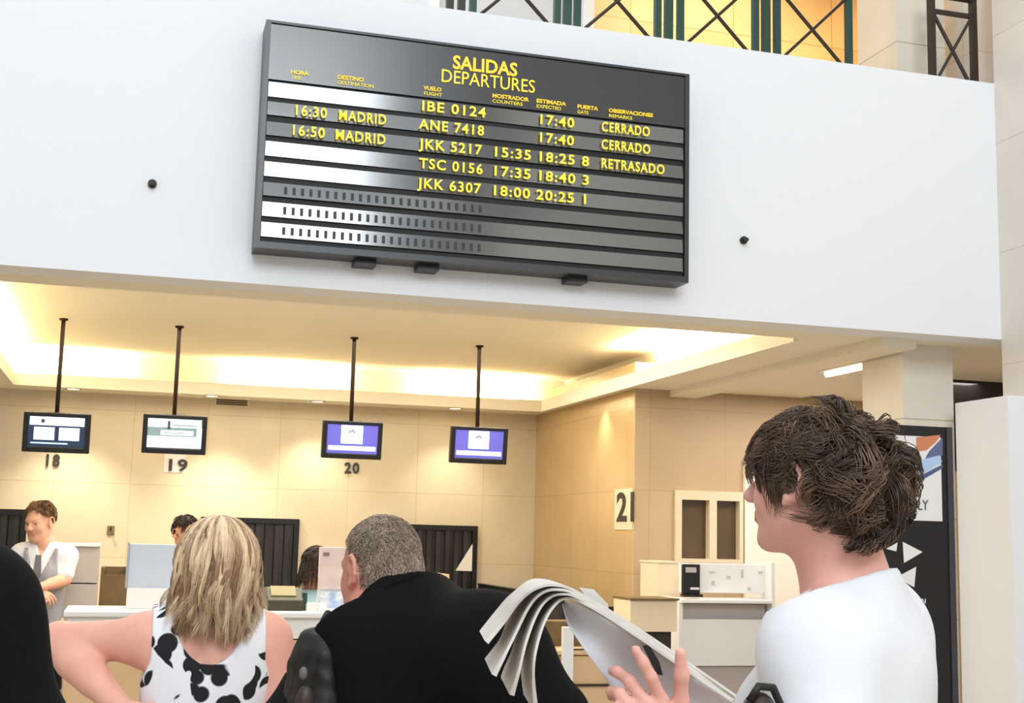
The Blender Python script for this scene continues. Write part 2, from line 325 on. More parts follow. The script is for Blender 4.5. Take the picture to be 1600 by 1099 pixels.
# ------------------------------------------------------------------ hanging monitors
def emis(name, rgb, s): return mat(name, rgb, .3, emit=rgb, es=s)
M['sw'] = emis('screen_white', (226, 240, 252), .85); M['sb'] = emis('screen_pale_blue', (170, 205, 232), .7); M['sd'] = emis('screen_dark_blue', (34, 52, 84), .3)
M['sg'] = emis('screen_grey_green', (110, 132, 138), .5); M['sp'] = emis('screen_violet_blue', (84, 84, 172), .7); M['sl'] = emis('screen_lilac', (206, 202, 240), .8); M['sk'] = emis('screen_ink', (60, 70, 80), .2)
YM = 9.5
def monitor(x, ztop, kind, label):
    W, H = .44, .275
    t = thing('hanging_monitor', (x, YM, ztop), label, 'monitor', 'monitors hanging over the check-in counters')
    MB().tube([(x-.01, YM+.03, ZH), (x-.01, YM+.03, ztop-.03)], .015, 12).build('pole', 'pole', t, smooth=True)
    MB().tube([(x-.01, YM+.03, ZH-.012), (x-.01, YM+.03, ZH)], .03, 16).build('ceiling_plate', 'pole', t)
    R = Matrix.Translation((x, YM, ztop-H/2)) @ Matrix.Rotation(radians(7), 4, 'X')
    c = MB()
    c.box((-W/2, 0, -H/2), (W/2, .05, H/2), mtx=R)
    for a, b in [((-W/2, -.012, -H/2), (-W/2+.034, 0, H/2)), ((W/2-.034, -.012, -H/2), (W/2, 0, H/2)), ((-W/2+.034, -.012, H/2-.026), (W/2-.034, 0, H/2)), ((-W/2+.034, -.012, -H/2), (W/2-.034, 0, -H/2+.04))]: c.box(a, b, mtx=R)
    c.box((-.08, .05, -.06), (.08, .075, .14), mtx=R)
    c.build('casing', 'black', t, bevel=.006)
    sx, z0, z1 = W/2-.034, -H/2+.04, H/2-.026
    base = {'a': 'sd', 'b': 'sg', 'c': 'sp'}[kind]
    s = MB().box((-sx, -.004, z0), (sx, -.001, z1), mtx=R).build('screen', base, t)
    def patch(u0, v0, u1, v1, m, d=.0055):       # fractions of the screen, v downwards
        MB().box((-sx+2*sx*u0, -d-.0006, z1-(z1-z0)*v1), (-sx+2*sx*u1, -d, z1-(z1-z0)*v0), mtx=R).build('screen_graphic', m, s)
    def ptri(pts, m, d=.0075): MB().prism([R @ Vector((-sx+2*sx*u, -d, z1-(z1-z0)*v)) for u, v in pts], R.to_3x3() @ Vector((0, .001, 0))).build('screen_graphic', m, s)
    if kind == 'a':
        patch(.02, .02, .98, .30, 'sw'); patch(.22, .10, .28, .22, 'sk', .007); patch(.10, .36, .46, .78, 'sw'); patch(.54, .36, .90, .78, 'sw'); patch(.14, .5, .42, .54, 'sb', .007); patch(.58, .5, .86, .54, 'sb', .007); patch(.05, .86, .7, .91, 'sb')
    elif kind == 'b':
        patch(0, .02, .98, .30, 'sw'); patch(.02, .12, .3, .17, 'sb', .007); patch(.36, .08, .41, .36, 'sk', .007); patch(.46, .2, .9, .24, 'sg', .007); patch(.24, .40, .84, .56, 'sw'); patch(.3, .47, .7, .5, 'sg', .007); patch(0, .60, .9, .98, 'sw'); patch(.18, .66, .62, .74, 'sb', .007); patch(.1, .82, .8, .86, 'sb', .007); patch(.9, .3, 1, .98, 'sb')
    else:
        patch(.27, .02, .70, .66, 'sw'); patch(.03, .74, .97, .90, 'sl'); patch(.1, .79, .62, .83, 'sw', .007)
        for k in range(-2, 3):                   # small fan emblem
            a = k*.42
            ptri([(.485+.03*sin(a), .36-.05*cos(a)), (.485+.085*sin(a-.16), .36-.2*cos(a-.16)), (.485+.085*sin(a+.16), .36-.2*cos(a+.16))], 'sk')
        patch(.40, .42, .57, .45, 'sb', .007)
monitor(-.508, atY(82, 645, YM).z, 'a', 'leftmost hanging monitor, with two white boxes on its screen, above numeral 18')
monitor(.279, atY(276, 649, YM).z, 'b', 'hanging monitor with grey and white text screen, above numeral 19')
monitor(1.54, atY(557, 659, YM).z, 'c', 'hanging monitor with violet screen and white emblem, above numeral 20')
monitor(2.50, atY(755, 668, YM).z, 'c', 'rightmost hanging monitor, violet screen with white emblem, no numeral under it')
# ------------------------------------------------------------------ numerals on the stone
def numeral(s, x0, x1, yb, h, label, plate=False):
    p = atY(x0, yb, YB-.012); q = atY(x1, yb, YB-.012)
    o = text('wall_numeral', s, h*1.38, p, 'darkdigit', None, width=q.x-p.x, ext=.006, bold=.004, space=1.2)
    tag(o, label, 'numeral', 'counter numerals on the stone walls'); return o
numeral('18', 68, 89, 728, .10, 'dark numeral 18 on the cream back wall')
n = numeral('19', 258, 287, 735, .10, 'dark numeral 19 on a pale plate on the back wall')
numeral('20', 538, 561, 739, .095, 'dark numeral 20 on the cream back wall')
pa = atY(255, 738, YB); pb = atY(291, 711, YB)
tag(MB().box((pa.x, YB-.006, pa.z), (pb.x, YB-.0005, pb.z)).build('numeral_sign', 'white'), 'pale plate behind numeral 19 on the back wall', 'plate')
pa = atX(961, 828, XS); pb = atX(989.5, 763, XS)
tag(MB().box((XS-.006, pa.y, pa.z), (XS-.0005, pb.y, pb.z)).build('numeral_sign', 'cream'), 'cream plate behind the large numeral 21 on the side wall', 'plate')
o = text('wall_numeral', '21', .3, atX(963, 814, XS-.008), 'darkdigit', None, xdir=(0, -1, 0), ndir=(-1, 0, 0), ext=.002, width=.36, bold=.008)
tag(o, 'large dark numeral 21 on the side wall by the corner', 'numeral')
# ------------------------------------------------------------------ baggage hatches with strip curtains
M['strip'] = mat('dark_strip_curtain', (34, 32, 36), .45, noise=(3, .3, (22, 22, 24)))
def hatch(x0, x1, z1, z0, label, n):
    t = thing('baggage_hatch', ((x0+x1)/2, YB, z0), label, 'baggage hatch', 'baggage hatches in the back wall')
    f = MB(); w = .045
    f.box((x0, YB-.05, z0), (x0+w, YB-.001, z1)).box((x1-w, YB-.05, z0), (x1, YB-.001, z1)).box((x0+w, YB-.05, z1-w), (x1-w, YB-.001, z1))
    f.build('frame', 'black', t)
    MB().box((x0+w, YB-.012, z0), (x1-w, YB-.001, z1-w)).build('opening', 'gap', t)
    sw = (x1-x0-2*w)/n
    for k in range(n):
        xa = x0+w+k*sw; P = []
        for j in range(7):
            zz = z1-w-(z1-w-z0-.02)*j/6; a = .006*sin(j*1.1+k*2.1)
            P.append([(xa+.004, YB-.03+a, zz), (xa+sw*.5, YB-.036+a, zz), (xa+sw-.006, YB-.03+a, zz)])
        MB().grid(P).build('curtain_strip', 'strip', t)
    return t
hatch(.60, 1.44, 1.60, .60, 'black baggage hatch with hanging strips behind the blonde person', 9)
hb = hatch(2.28, 3.05, 1.58, .60, 'black baggage hatch with a white triangular gap, beside the grey-haired person', 8)
q = [atY(739, 849, YB-.045), atY(739, 893, YB-.045), atY(712, 892, YB-.045)]
MB().prism(q, (0, .004, 0)).build('light_gap', 'white', hb)  # white sheet stands in for light showing between the strips
hatch(-1.9, -.80, 1.62, .60, 'black baggage hatch at the left edge behind the clerk in the grey waistcoat', 10)
# ------------------------------------------------------------------ lamps and vents in the soffit
def downlight(x, y, label):
    t = thing('downlight', (x, y, ZC), label, 'downlight', 'round downlights in the soffit by the back wall')
    mb = MB(); n = 20
    mb.add([(x+.065*cos(2*pi*k/n), y+.065*sin(2*pi*k/n), ZC-.006) for k in range(n)]+[(x+.05*cos(2*pi*k/n), y+.05*sin(2*pi*k/n), ZC-.006) for k in range(n)]+[(x+.065*cos(2*pi*k/n), y+.065*sin(2*pi*k/n), ZC) for k in range(n)],
           [(k, (k+1) % n, n+(k+1) % n, n+k) for k in range(n)]+[(k, (k+1) % n, 2*n+(k+1) % n, 2*n+k) for k in range(n)])
    mb.build('ring', 'alu', t)
    MB().tube([(x, y, ZC-.004), (x, y, ZC-.001)], .05, 20).build('lens', 'lamp', t)
for (x, y), l in zip([(-.50, 11.33), (.62, 11.33), (1.52, 11.33), (2.75, 11.33)], ['round downlight in the soffit right of the leftmost monitor pole', 'round downlight in the soffit over the first curtained hatch', 'round downlight in the soffit left of the violet monitor above numeral 20', 'round downlight in the soffit near the side wall corner']):
    downlight(x, y, l)
p = atZ(1327, 562, ZC)
t = thing('strip_light', (p.x, p.y, ZC), 'pinkish white strip light in the ceiling left of the pillar', 'strip light')
MB().box((p.x-.06, p.y-.3, ZC-.05), (p.x+.06, p.y+.3, ZC)).build('housing', 'white', t)
MB().tube([(p.x, p.y-.27, ZC-.062), (p.x, p.y+.27, ZC-.062)], .02, 10).build('tube', 'tube', t, smooth=True)
p = atY(336, 624.5, YB); q = atY(388, 636, YB)
v = thing('wall_vent', ((p.x+q.x)/2, YB, q.z), 'dark slotted air vent high on the back wall, right of the second monitor pole', 'vent')
MB().box((p.x, YB-.012, q.z), (q.x, YB-.0005, p.z)).build('frame', 'soffit', v)
for k in range(3): MB().box((p.x+.01, YB-.016, q.z+.006+k*.018), (q.x-.01, YB-.012, q.z+.019+k*.018)).build('slot', 'vent', v)
def area(name, loc, size, power, col, rot, sy=None):
    l = bpy.data.lights.new(name, 'AREA'); l.energy = power; l.color = col; l.shape = 'RECTANGLE'; l.size = size; l.size_y = sy or size
    o = bpy.data.objects.new(name, l); COL.objects.link(o); o.location = loc; o.rotation_euler = rot; return o
def aim(o, tgt): o.rotation_euler = (Vector(tgt)-o.location).to_track_quat('-Z', 'Y').to_euler()
WARM = (1, .87, .64)
def cove(x0, y0, x1, y1, p, tgt):
    L = math.hypot(x1-x0, y1-y0); o = area('cove_lamp', ((x0+x1)/2, (y0+y1)/2, ZC+.07), L, p, WARM, (0, 0, 0), .06)
    d = Vector(tgt); X = Vector((x1-x0, y1-y0, 0)).normalized(); Z = -(d-X*d.dot(X)).normalized(); Y = Z.cross(X)
    o.rotation_euler = Matrix((X, Y, Z)).transposed().to_euler()
KC = 1.75
for a, b in ((-.95, -.22), (.88, 1.62), (2.5, 3.35)): cove(a, CY1+.2, b, CY1+.2, 13*KC, (0, .55, .83))
for a, b in ((7.7, 11.0), (6.5, 7.0)): cove(CX1+.13, a, CX1+.13, b, (72 if b > 8 else 10)*KC, (.55, 0, .83))
cove(CX0-.12, 6.6, CX0-.12, 10.9, 50*KC, (-.55, 0, .83))
for x, y, e in ((-.50, 11.15, 60), (.72, 11.15, 60), (1.52, 11.3, 26), (2.75, 11.3, 18), (3.49, 9.75, 9)):
    l = bpy.data.lights.new('downlight_beam', 'SPOT'); l.energy = e*1.6; l.color = (1, .89, .70); l.spot_size = radians(100); l.spot_blend = .8; l.shadow_soft_size = .05
    o = bpy.data.objects.new('downlight_beam', l); COL.objects.link(o); o.location = (x, y, ZC-.03)
o = area('bay_ceiling_fill', (1.3, 8.6, ZH-.03), 3.6, 150, (1, .93, .80), (0, 0, 0), 3.2)  # added fill lamp for the whole bay, no fixture hangs here
o = area('bay_right_fill', (4.9, 8.0, ZC-.02), 1.2, 42, (1, .93, .86), (0, 0, 0), 1.0)  # added fill lamp to brighten the white desk and pale door
# daylight of the hall: unseen window lamp mirrored by the board, sky all round
o = area('hall_window_lamp', (.4, -5, 6.7), 4.8, 520, (.88, .95, 1), (0, 0, 0), 3.2); aim(o, (1.2, 6, 2.6))  # added area lamp, sized and placed for the reflections in the flap rows
o = area('hall_key_lamp', (.5, 0, 8.5), 6, 100, (.95, .98, 1), (0, 0, 0), 6); aim(o, (1.0, 5, 1.5))  # added unseen key lamp that brightens the white front wall
o = area('gallery_lamp', (4.3, 8.0, 6.2), 1.6, 75, (1, .8, .5), (0, 0, 0), 1.6)
o = area('gallery_lamp', (5.2, 7.4, 6.0), .7, 45, (1, .74, .36), (0, radians(-25), 0), .7)
o = area('gallery_lamp', (0, 7.2, 6.2), 1.6, 90, (1, .97, .95), (0, 0, 0), .8)
w = bpy.data.worlds.new('world'); SC.world = w; w.use_nodes = True
w.node_tree.nodes['Background'].inputs[0].default_value = (.93, .96, 1, 1); w.node_tree.nodes['Background'].inputs[1].default_value = .66
# ------------------------------------------------------------------ counters
def bx(name, x0, y0, x1, y1, Y0, Y1, m, par, bevel=.004):
    a = atY(x0, y0, Y0); b = atY(x1, y1, Y0); return MB().box((a.x, Y0, a.z), (b.x, Y1, b.z)).build(name, m, par, bevel=bevel)
ct = thing('check_in_counter', (.5, 7.7, 0), 'long check-in counter with white apron and peach wood front behind the queue', 'check-in counter')
cz = atY(445, 957, 7.5).z; az = atY(445, 1001, 7.5).z
MB().box((-.28, 7.52, 0), (1.55, 7.95, az)).build('front_panel', 'peach', ct)
MB().box((-.28, 7.5, az+.008), (1.55, 7.95, cz-.03)).build('apron', 'white', ct, bevel=.004)
MB().box((-.30, 7.46, cz-.03), (1.57, 8.0, cz)).build('countertop', 'white', ct, bevel=.006)
MB().box((-.27, 7.53, az), (1.54, 7.94, az+.008)).build('shadow_gap', 'blackmatte', ct)
t = thing('desk_screen', (.15, 7.7, cz), 'pale blue-grey privacy screen on a white plinth, left of the blonde hair', 'privacy screen')
a = atY(203, 850, 7.7); b = atY(272, 920, 7.7)
MB().box((a.x, 7.7, cz), (b.x+.2, 7.9, b.z)).build('plinth', 'white', t, bevel=.004)
MB().box((a.x, 7.72, b.z), (b.x+.2, 7.75, a.z)).build('panel', 'greyblue', t, bevel=.003)
MB().box((a.x-.012, 7.71, b.z), (a.x, 7.76, a.z+.01)).build('upright', 'alu', t)
t = thing('ticket_printer', (.88, 7.72, cz), 'dark olive ticket printer on the counter right of the blonde hair', 'printer')
a = atY(420, 918, 7.62); b = atY(474, 955, 7.62)
MB().prism([(a.x, 7.62, cz), (a.x, 7.62, cz+.06), (a.x, 7.74, a.z-.01), (a.x, 7.9, a.z-.01), (a.x, 7.9, cz)], (b.x-a.x, 0, 0)).build('body', mat('dark_olive_plastic', (58, 54, 34), .4), t, bevel=.006)
MB().prism([(a.x+.02, 7.655, cz+.085), (a.x+.02, 7.735, a.z+.004), (a.x+.02, 7.74, a.z-.004), (a.x+.02, 7.66, cz+.075)], (b.x-a.x-.06, 0, 0)).build('paper_slot', mat('pale_olive_paper', (150, 140, 100), .6), t)
MB().box((b.x, 7.66, cz), (b.x+.025, 7.86, a.z-.03)).build('side_cover', 'green', t, bevel=.004)
t = thing('brochure_stand', (1.15, 7.6, cz), 'pale pink and blue brochure stand on the counter, left of the grey-haired head', 'brochure stand')
M['pinkp'] = mat('pale_pink_card', (232, 212, 208), .6, noise=(12, .2, (218, 196, 190))); M['bluep'] = mat('blue_brochure_cover', (168, 196, 232), .5, noise=(22, .12, (238, 240, 246)))
a = atY(500, 855, 7.6); b = atY(541, 1000, 7.6); z1 = atY(520, 922, 7.6).z
MB().box((a.x, 7.6, z1), (b.x, 7.63, a.z)).build('header_card', 'pinkp', t, bevel=.003)
MB().box((a.x+.02, 7.594, a.z-.05), (a.x+.055, 7.6, a.z-.03)).build('print_mark', mat('red_grey_print', (150, 110, 110), .6), t)
MB().box((a.x+.01, 7.56, cz+.02), (b.x, 7.6, z1-.01)).build('brochures', 'bluep', t)
MB().box((a.x, 7.53, cz), (b.x, 7.65, cz+.02)).build('base', 'white', t); MB().box((a.x, 7.61, cz+.02), (b.x, 7.64, z1)).build('back_plate', 'white', t)
a = atY(481, 945, 7.55); b = atY(502, 996, 7.55)
t = thing('leaflet_holder', (a.x, 7.55, cz), 'small white leaflet holder on the counter beside the brochure stand', 'leaflet holder')
MB().box((a.x, 7.6, cz), (b.x-.012, 7.63, a.z)).build('back_plate', 'white', t); MB().box((a.x, 7.57, cz), (b.x-.012, 7.6, cz+.05)).build('pocket', 'white', t); MB().box((a.x+.006, 7.585, cz+.01), (b.x-.02, 7.6, a.z-.02)).build('leaflets', 'pinkp', t)
# grey cabinet, bin and wall fitting behind the clerk
t = thing('office_cabinet', (-.25, 9.25, 0), 'grey two-part office cabinet behind the clerk in the waistcoat', 'cabinet')
a = atY(100, 849, 9.12); b = atY(152, 912, 9.12)
MB().box((a.x, 9.12, 0), (b.x, 9.4, b.z-.006)).build('door', 'greylam', t, bevel=.003); MB().box((a.x, 9.12, b.z+.002), (b.x, 9.4, a.z-.02)).build('door', 'greylam', t, bevel=.003); MB().box((a.x-.004, 9.1, a.z-.02), (b.x+.004, 9.42, a.z)).build('top', 'white', t, bevel=.003)
t = thing('waste_bin', (-.06, 9.7, 0), 'brown wooden bin with dark opening against the back area by the grey cabinet', 'bin')
a = atY(158, 887, 9.5); b = atY(200, 899, 9.5)
mb = MB().box((a.x, 9.5, 0), (b.x, 9.52, b.z)).box((a.x, 9.74, 0), (b.x, 9.76, a.z)).box((a.x, 9.52, 0), (a.x+.02, 9.74, a.z)).box((b.x-.02, 9.52, 0), (b.x, 9.74, a.z)); mb.build('body', 'darkwood', t)
MB().box((a.x+.02, 9.52, b.z-.02), (b.x-.02, 9.74, b.z-.01)).build('dark_inside', 'gap', t)  # black sheet below the rim as the shade inside the open bin
p = atY(173, 829, YB)
t = thing('wall_fitting', (p.x, YB, p.z), 'small dark wall fitting on the stone above the wooden bin', 'wall fitting')
MB().box((p.x-.03, YB-.012, p.z-.04), (p.x+.03, YB, p.z+.04)).build('plate', mat('greyish_metal', (128, 112, 84), .4), t, bevel=.004); MB().tube([(p.x, YB-.012, p.z+.01), (p.x, YB-.05, p.z), (p.x, YB-.055, p.z+.03)], .008, 8).build('hook', 'bronze', t)
# conveyor along the side wall
t = thing('baggage_conveyor', (3.3, 10.6, 0), 'black-sided baggage conveyor running along the honey stone side wall', 'conveyor')
MB().box((3.06, 9.2, .55), (3.10, 11.52, 1.057)).build('side_panel', 'blackmatte', t); MB().box((3.10, 9.2, .78), (3.58, 11.52, .84)).build('belt', 'blackmatte', t)
MB().box((3.062, 9.16, .55), (3.59, 9.2, 1.0)).build('end_panel', 'blackmatte', t)
MB().box((3.05, 9.2, 1.057), (3.11, 11.52, 1.07)).build('edge_trim', 'black', t)
for y in (9.4, 11.3):
    for x in (3.1, 3.5): MB().box((x, y, 0), (x+.05, y+.05, .78)).build('leg', 'alu', t)
a = atY(652, 897, 10.2); b = atY(702, 914, 10.2)
t = thing('side_table', ((a.x+b.x)/2, 10.3, 0), 'tan counter end seen behind the collar of the grey-haired person', 'counter')
MB().box((a.x-.2, 10.2, b.z), (b.x, 10.6, a.z)).build('top', 'peach', t, bevel=.004); MB().box((a.x-.18, 10.22, 0), (b.x-.02, 10.58, b.z)).build('body', 'peach', t)
# ------------------------------------------------------------------ white service desk by the window
Y1 = 8.2
t = thing('service_desk', (3.9, 8.4, 0), 'white service desk with upstand and ledge under the tan wall window', 'desk')
bx('upstand', 1064, 880, 1206, 928, Y1+.1, Y1+.14, 'white', t)
a = atY(1062, 938, Y1); b = atY(1206, 944, Y1); MB().box((a.x, Y1-.02, b.z), (b.x, Y1+.3, a.z+.005)).build('ledge', 'white', t, bevel=.004)
a = atY(1066, 968, Y1+.02); b = atY(1203, 1041, Y1+.02)
MB().box((a.x, Y1+.02, b.z), (b.x, Y1+.06, a.z)).build('front_panel', 'white', t, bevel=.005)
MB().box((a.x+.01, Y1+.07, b.z), (b.x-.01, Y1+.32, atY(1100, 945, Y1).z)).build('body', 'greylam', t)
MB().box((a.x+.03, Y1+.05, 0), (b.x-.03, Y1+.32, b.z-.005)).build('plinth', 'greylam', t)
a2 = atY(1205, 880, Y1); MB().box((b.x+.004, Y1, 0), (b.x+.03, Y1+.34, a2.z)).build('side_panel', 'white', t)
a3 = atY(1064, 935, Y1); MB().box((a.x-.03, Y1, 0), (a.x-.005, Y1+.34, a3.z)).build('side_panel', 'white', t)
# small marks printed on the upstand
mk = MB()
for (x, y, w_, h_) in [(1112, 908, 5, 7), (1135, 900, 8, 5), (1168, 918, 6, 6), (1158, 890, 4, 14), (1185, 893, 8, 4), (1108, 893, 12, 2)]:
    p = atY(x, y, Y1+.1); mk.box((p.x, Y1+.096, p.z-h_*.004), (p.x+w_*.004, Y1+.0995, p.z))
mk.build('print_mark', mat('faint_grey_print', (196, 192, 188), .6), t)
t = thing('card_terminal', (3.67, 8.27, 1.1), 'black card terminal with pale marks on the white service desk', 'card terminal')
a = atY(1068, 882, Y1+.06); b = atY(1094, 936, Y1+.06)
MB().box((a.x, Y1+.06, b.z+.03), (b.x, Y1+.095, a.z)).build('body', 'black', t, bevel=.005)
MB().box((a.x-.006, Y1+.03, b.z+.012), (b.x+.006, Y1+.09, b.z+.03)).build('base', 'black', t)
MB().box((a.x+.015, Y1+.056, a.z-.055), (b.x-.03, Y1+.06, a.z-.02)).build('display', 'greylam', t)
MB().box((a.x+.05, Y1+.056, b.z+.06), (b.x-.01, Y1+.06, b.z+.075)).build('key_row', 'white', t)
# cream cabinets left of it
t = thing('cream_cabinet', (3.35, 8.6, 0), 'tall cream block left of the white service desk', 'cabinet')
a = atY(1029, 880, 8.56); b = atY(1062, 936, 8.56)
MB().box((a.x, 8.56, 0), (b.x, 8.9, a.z)).build('body', 'cream', t, bevel=.004); MB().box((a.x-.005, 8.555, a.z), (b.x+.005, 8.905, a.z+.012)).build('top', 'cream', t)
t = thing('cream_cabinet', (3.3, 8.0, 0), 'low cream cabinet with dark plinth in front of the tall cream block', 'cabinet')
a = atY(985, 938, 7.85); b = atY(1058, 988, 7.85)
MB().box((a.x, 7.85, b.z), (b.x, 8.15, a.z)).build('body', 'cream', t, bevel=.004); MB().box((a.x-.004, 7.83, a.z), (b.x+.006, 8.16, a.z+.012)).build('top', 'darkwood', t); MB().box((a.x+.02, 7.9, 0), (b.x-.02, 8.13, b.z)).build('plinth', 'bronze', t)
# wooden counter 21 behind the newspaper
t = thing('wooden_counter', (2.75, 7.2, 0), 'peach wooden counter with white post and dark shelf lines behind the newspaper', 'counter')
a = atY(868, 976, 7.0); b = atY(975, 1180, 7.0)
MB().box((a.x, 7.0, 0), (b.x, 7.4, a.z-.17)).build('front_panel', 'peach', t, bevel=.004)
MB().box((a.x, 7.25, a.z-.14), (b.x, 7.4, a.z)).build('back_panel', 'darkwood', t)
MB().box((a.x-.01, 6.98, a.z-.165), (b.x+.01, 7.42, a.z-.14)).build('shelf', 'peach', t, bevel=.004)
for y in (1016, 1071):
    p = atY(930, y, 6.99); MB().box((a.x+.06, 6.985, p.z-.006), (b.x-.01, 7.0, p.z+.006)).build('dark_shelf_line', 'bronze', t)  # dark bars across the front for the shelf lines
p = atY(880, 980, 6.95); q = atY(897, 980, 6.95); MB().box((p.x, 6.95, 0), (q.x, 6.98, p.z)).build('post', 'white', t, bevel=.003)
# ------------------------------------------------------------------ black check-in sign
YS = 5.5
t = thing('check_in_sign', (3.6, 5.55, 0), 'tall black check-in sign with white arrows in front of the pillar', 'sign')
a = atY(1352, 668, YS); b = atY(1482, 668, YS); xr = atY(1493, 900, YS).x
MB().box((a.x, YS, .04), (xr, YS+.06, b.z)).build('panel', mat('black_sign_panel', (15, 15, 20), .35), t, bevel=.004)
MB().box((xr-.035, YS-.006, .04), (xr-.003, YS, b.z)).build('edge_strip', mat('dark_grey_strip', (58, 56, 64), .35), t)
MB().box((a.x-.03, YS-.12, 0), (xr+.03, YS+.18, .04)).build('base', 'black', t, bevel=.004)
pa = atY(1390, 680, YS); pb = atY(1471, 815, YS)
pic = MB().box((pa.x, YS-.008, pb.z), (pb.x, YS-.001, pa.z)).build('picture', 'white', t)
def sprism(pts, m, name, par, d=.0095): MB().prism([Vector((atY(x, y, YS).x, YS-d, atY(x, y, YS).z)) for x, y in pts], (0, .0012, 0)).build(name, m, par)
sprism([(1430, 684), (1468, 680), (1462, 690), (1446, 704), (1430, 706)], mat('orange_brown_print', (205, 130, 90), .6), 'picture_print', pic)
sprism([(1450, 706), (1471, 684), (1471, 712), (1440, 724)], mat('slate_blue_print', (96, 104, 140), .6), 'picture_print', pic)
sprism([(1420, 722), (1440, 718), (1466, 712), (1470, 722), (1444, 738), (1420, 742)], mat('light_blue_print', (176, 200, 234), .6), 'picture_print', pic, .011)
sprism([(1420, 744), (1444, 740), (1471, 726), (1471, 732), (1440, 750), (1420, 752)], mat('navy_print', (80, 92, 130), .6), 'picture_print', pic)
p = atY(1432, 797, YS); text('lettering', 'LY', .07, (p.x, YS-.0095, p.z), mat('grey_lettering', (90, 96, 104), .6), pic, width=.055)
for pts in ([(1410, 847), (1441, 863), (1412, 880)], [(1431, 886), (1428, 918), (1399, 903)], [(1378, 890), (1402, 911), (1378, 906)], [(1384, 858), (1402, 848), (1400, 862)]):
    sprism(pts, 'white', 'arrow', t, .003)
p = atY(1384, 943, YS); q = atY(1445, 943, YS); text('lettering', 'FACTURACION', .035, (p.x, YS-.003, p.z), 'white', t, width=q.x-p.x)
p = atY(1366, 989, YS); q = atY(1455, 989, YS); text('lettering', 'CHECK IN', .07, (p.x, YS-.003, p.z), 'white', t, width=q.x-p.x, bold=.003)
# ------------------------------------------------------------------ figures: smooth blended bodies
def surfnets(f, h, o):
    """surface-net mesh of the zero set of f (negative inside)"""
    s = f < 0; nx, ny, nz = f.shape
    cs = [s[i:nx-1+i, j:ny-1+j, k:nz-1+k] for i in (0, 1) for j in (0, 1) for k in (0, 1)]
    cnt = sum(c.astype(np.int8) for c in cs); cell = (cnt > 0) & (cnt < 8)
    idx = -np.ones(cell.shape, np.int64); I = np.argwhere(cell); idx[cell] = np.arange(len(I))
    acc = np.zeros((len(I), 3)); n = np.zeros(len(I)); offs = [(i, j, k) for i in (0, 1) for j in (0, 1) for k in (0, 1)]
    val = np.stack([f[I[:, 0]+a, I[:, 1]+b, I[:, 2]+c] for a, b, c in offs], 1)
    for p, a in enumerate(offs):
        for q, b in enumerate(offs):
            if q > p and sum(abs(x-y) for x, y in zip(a, b)) == 1:
                va, vb = val[:, p], val[:, q]; m = (va < 0) != (vb < 0); t = np.where(m, va/(va-vb+1e-12), 0)
                P = np.array(a)+t[:, None]*(np.array(b)-np.array(a)); acc[m] += P[m]; n[m] += 1
    V = (I+acc/np.maximum(n, 1)[:, None])*h+o
    Q = []
    for ax in range(3):
        sl0 = [slice(1, -1)]*3; sl1 = [slice(1, -1)]*3; sl0[ax] = slice(0, -1); sl1[ax] = slice(1, None)
        s0, s1 = s[tuple(sl0)], s[tuple(sl1)]
        E = np.argwhere(s0 != s1); fl = s0[tuple(E.T)]
        base = E+1; base[:, ax] -= 1
        u, v = [(1, 2), (2, 0), (0, 1)][ax]
        q = []
        for du, dv in ((-1, -1), (0, -1), (0, 0), (-1, 0)):
            c = base.copy(); c[:, u] += du; c[:, v] += dv; q.append(idx[tuple(c.T)])
        q = np.stack(q, 1); q[~fl] = q[~fl][:, ::-1]; Q.append(q)
    return V, np.concatenate(Q)
def A(*v): return np.array(v, float)
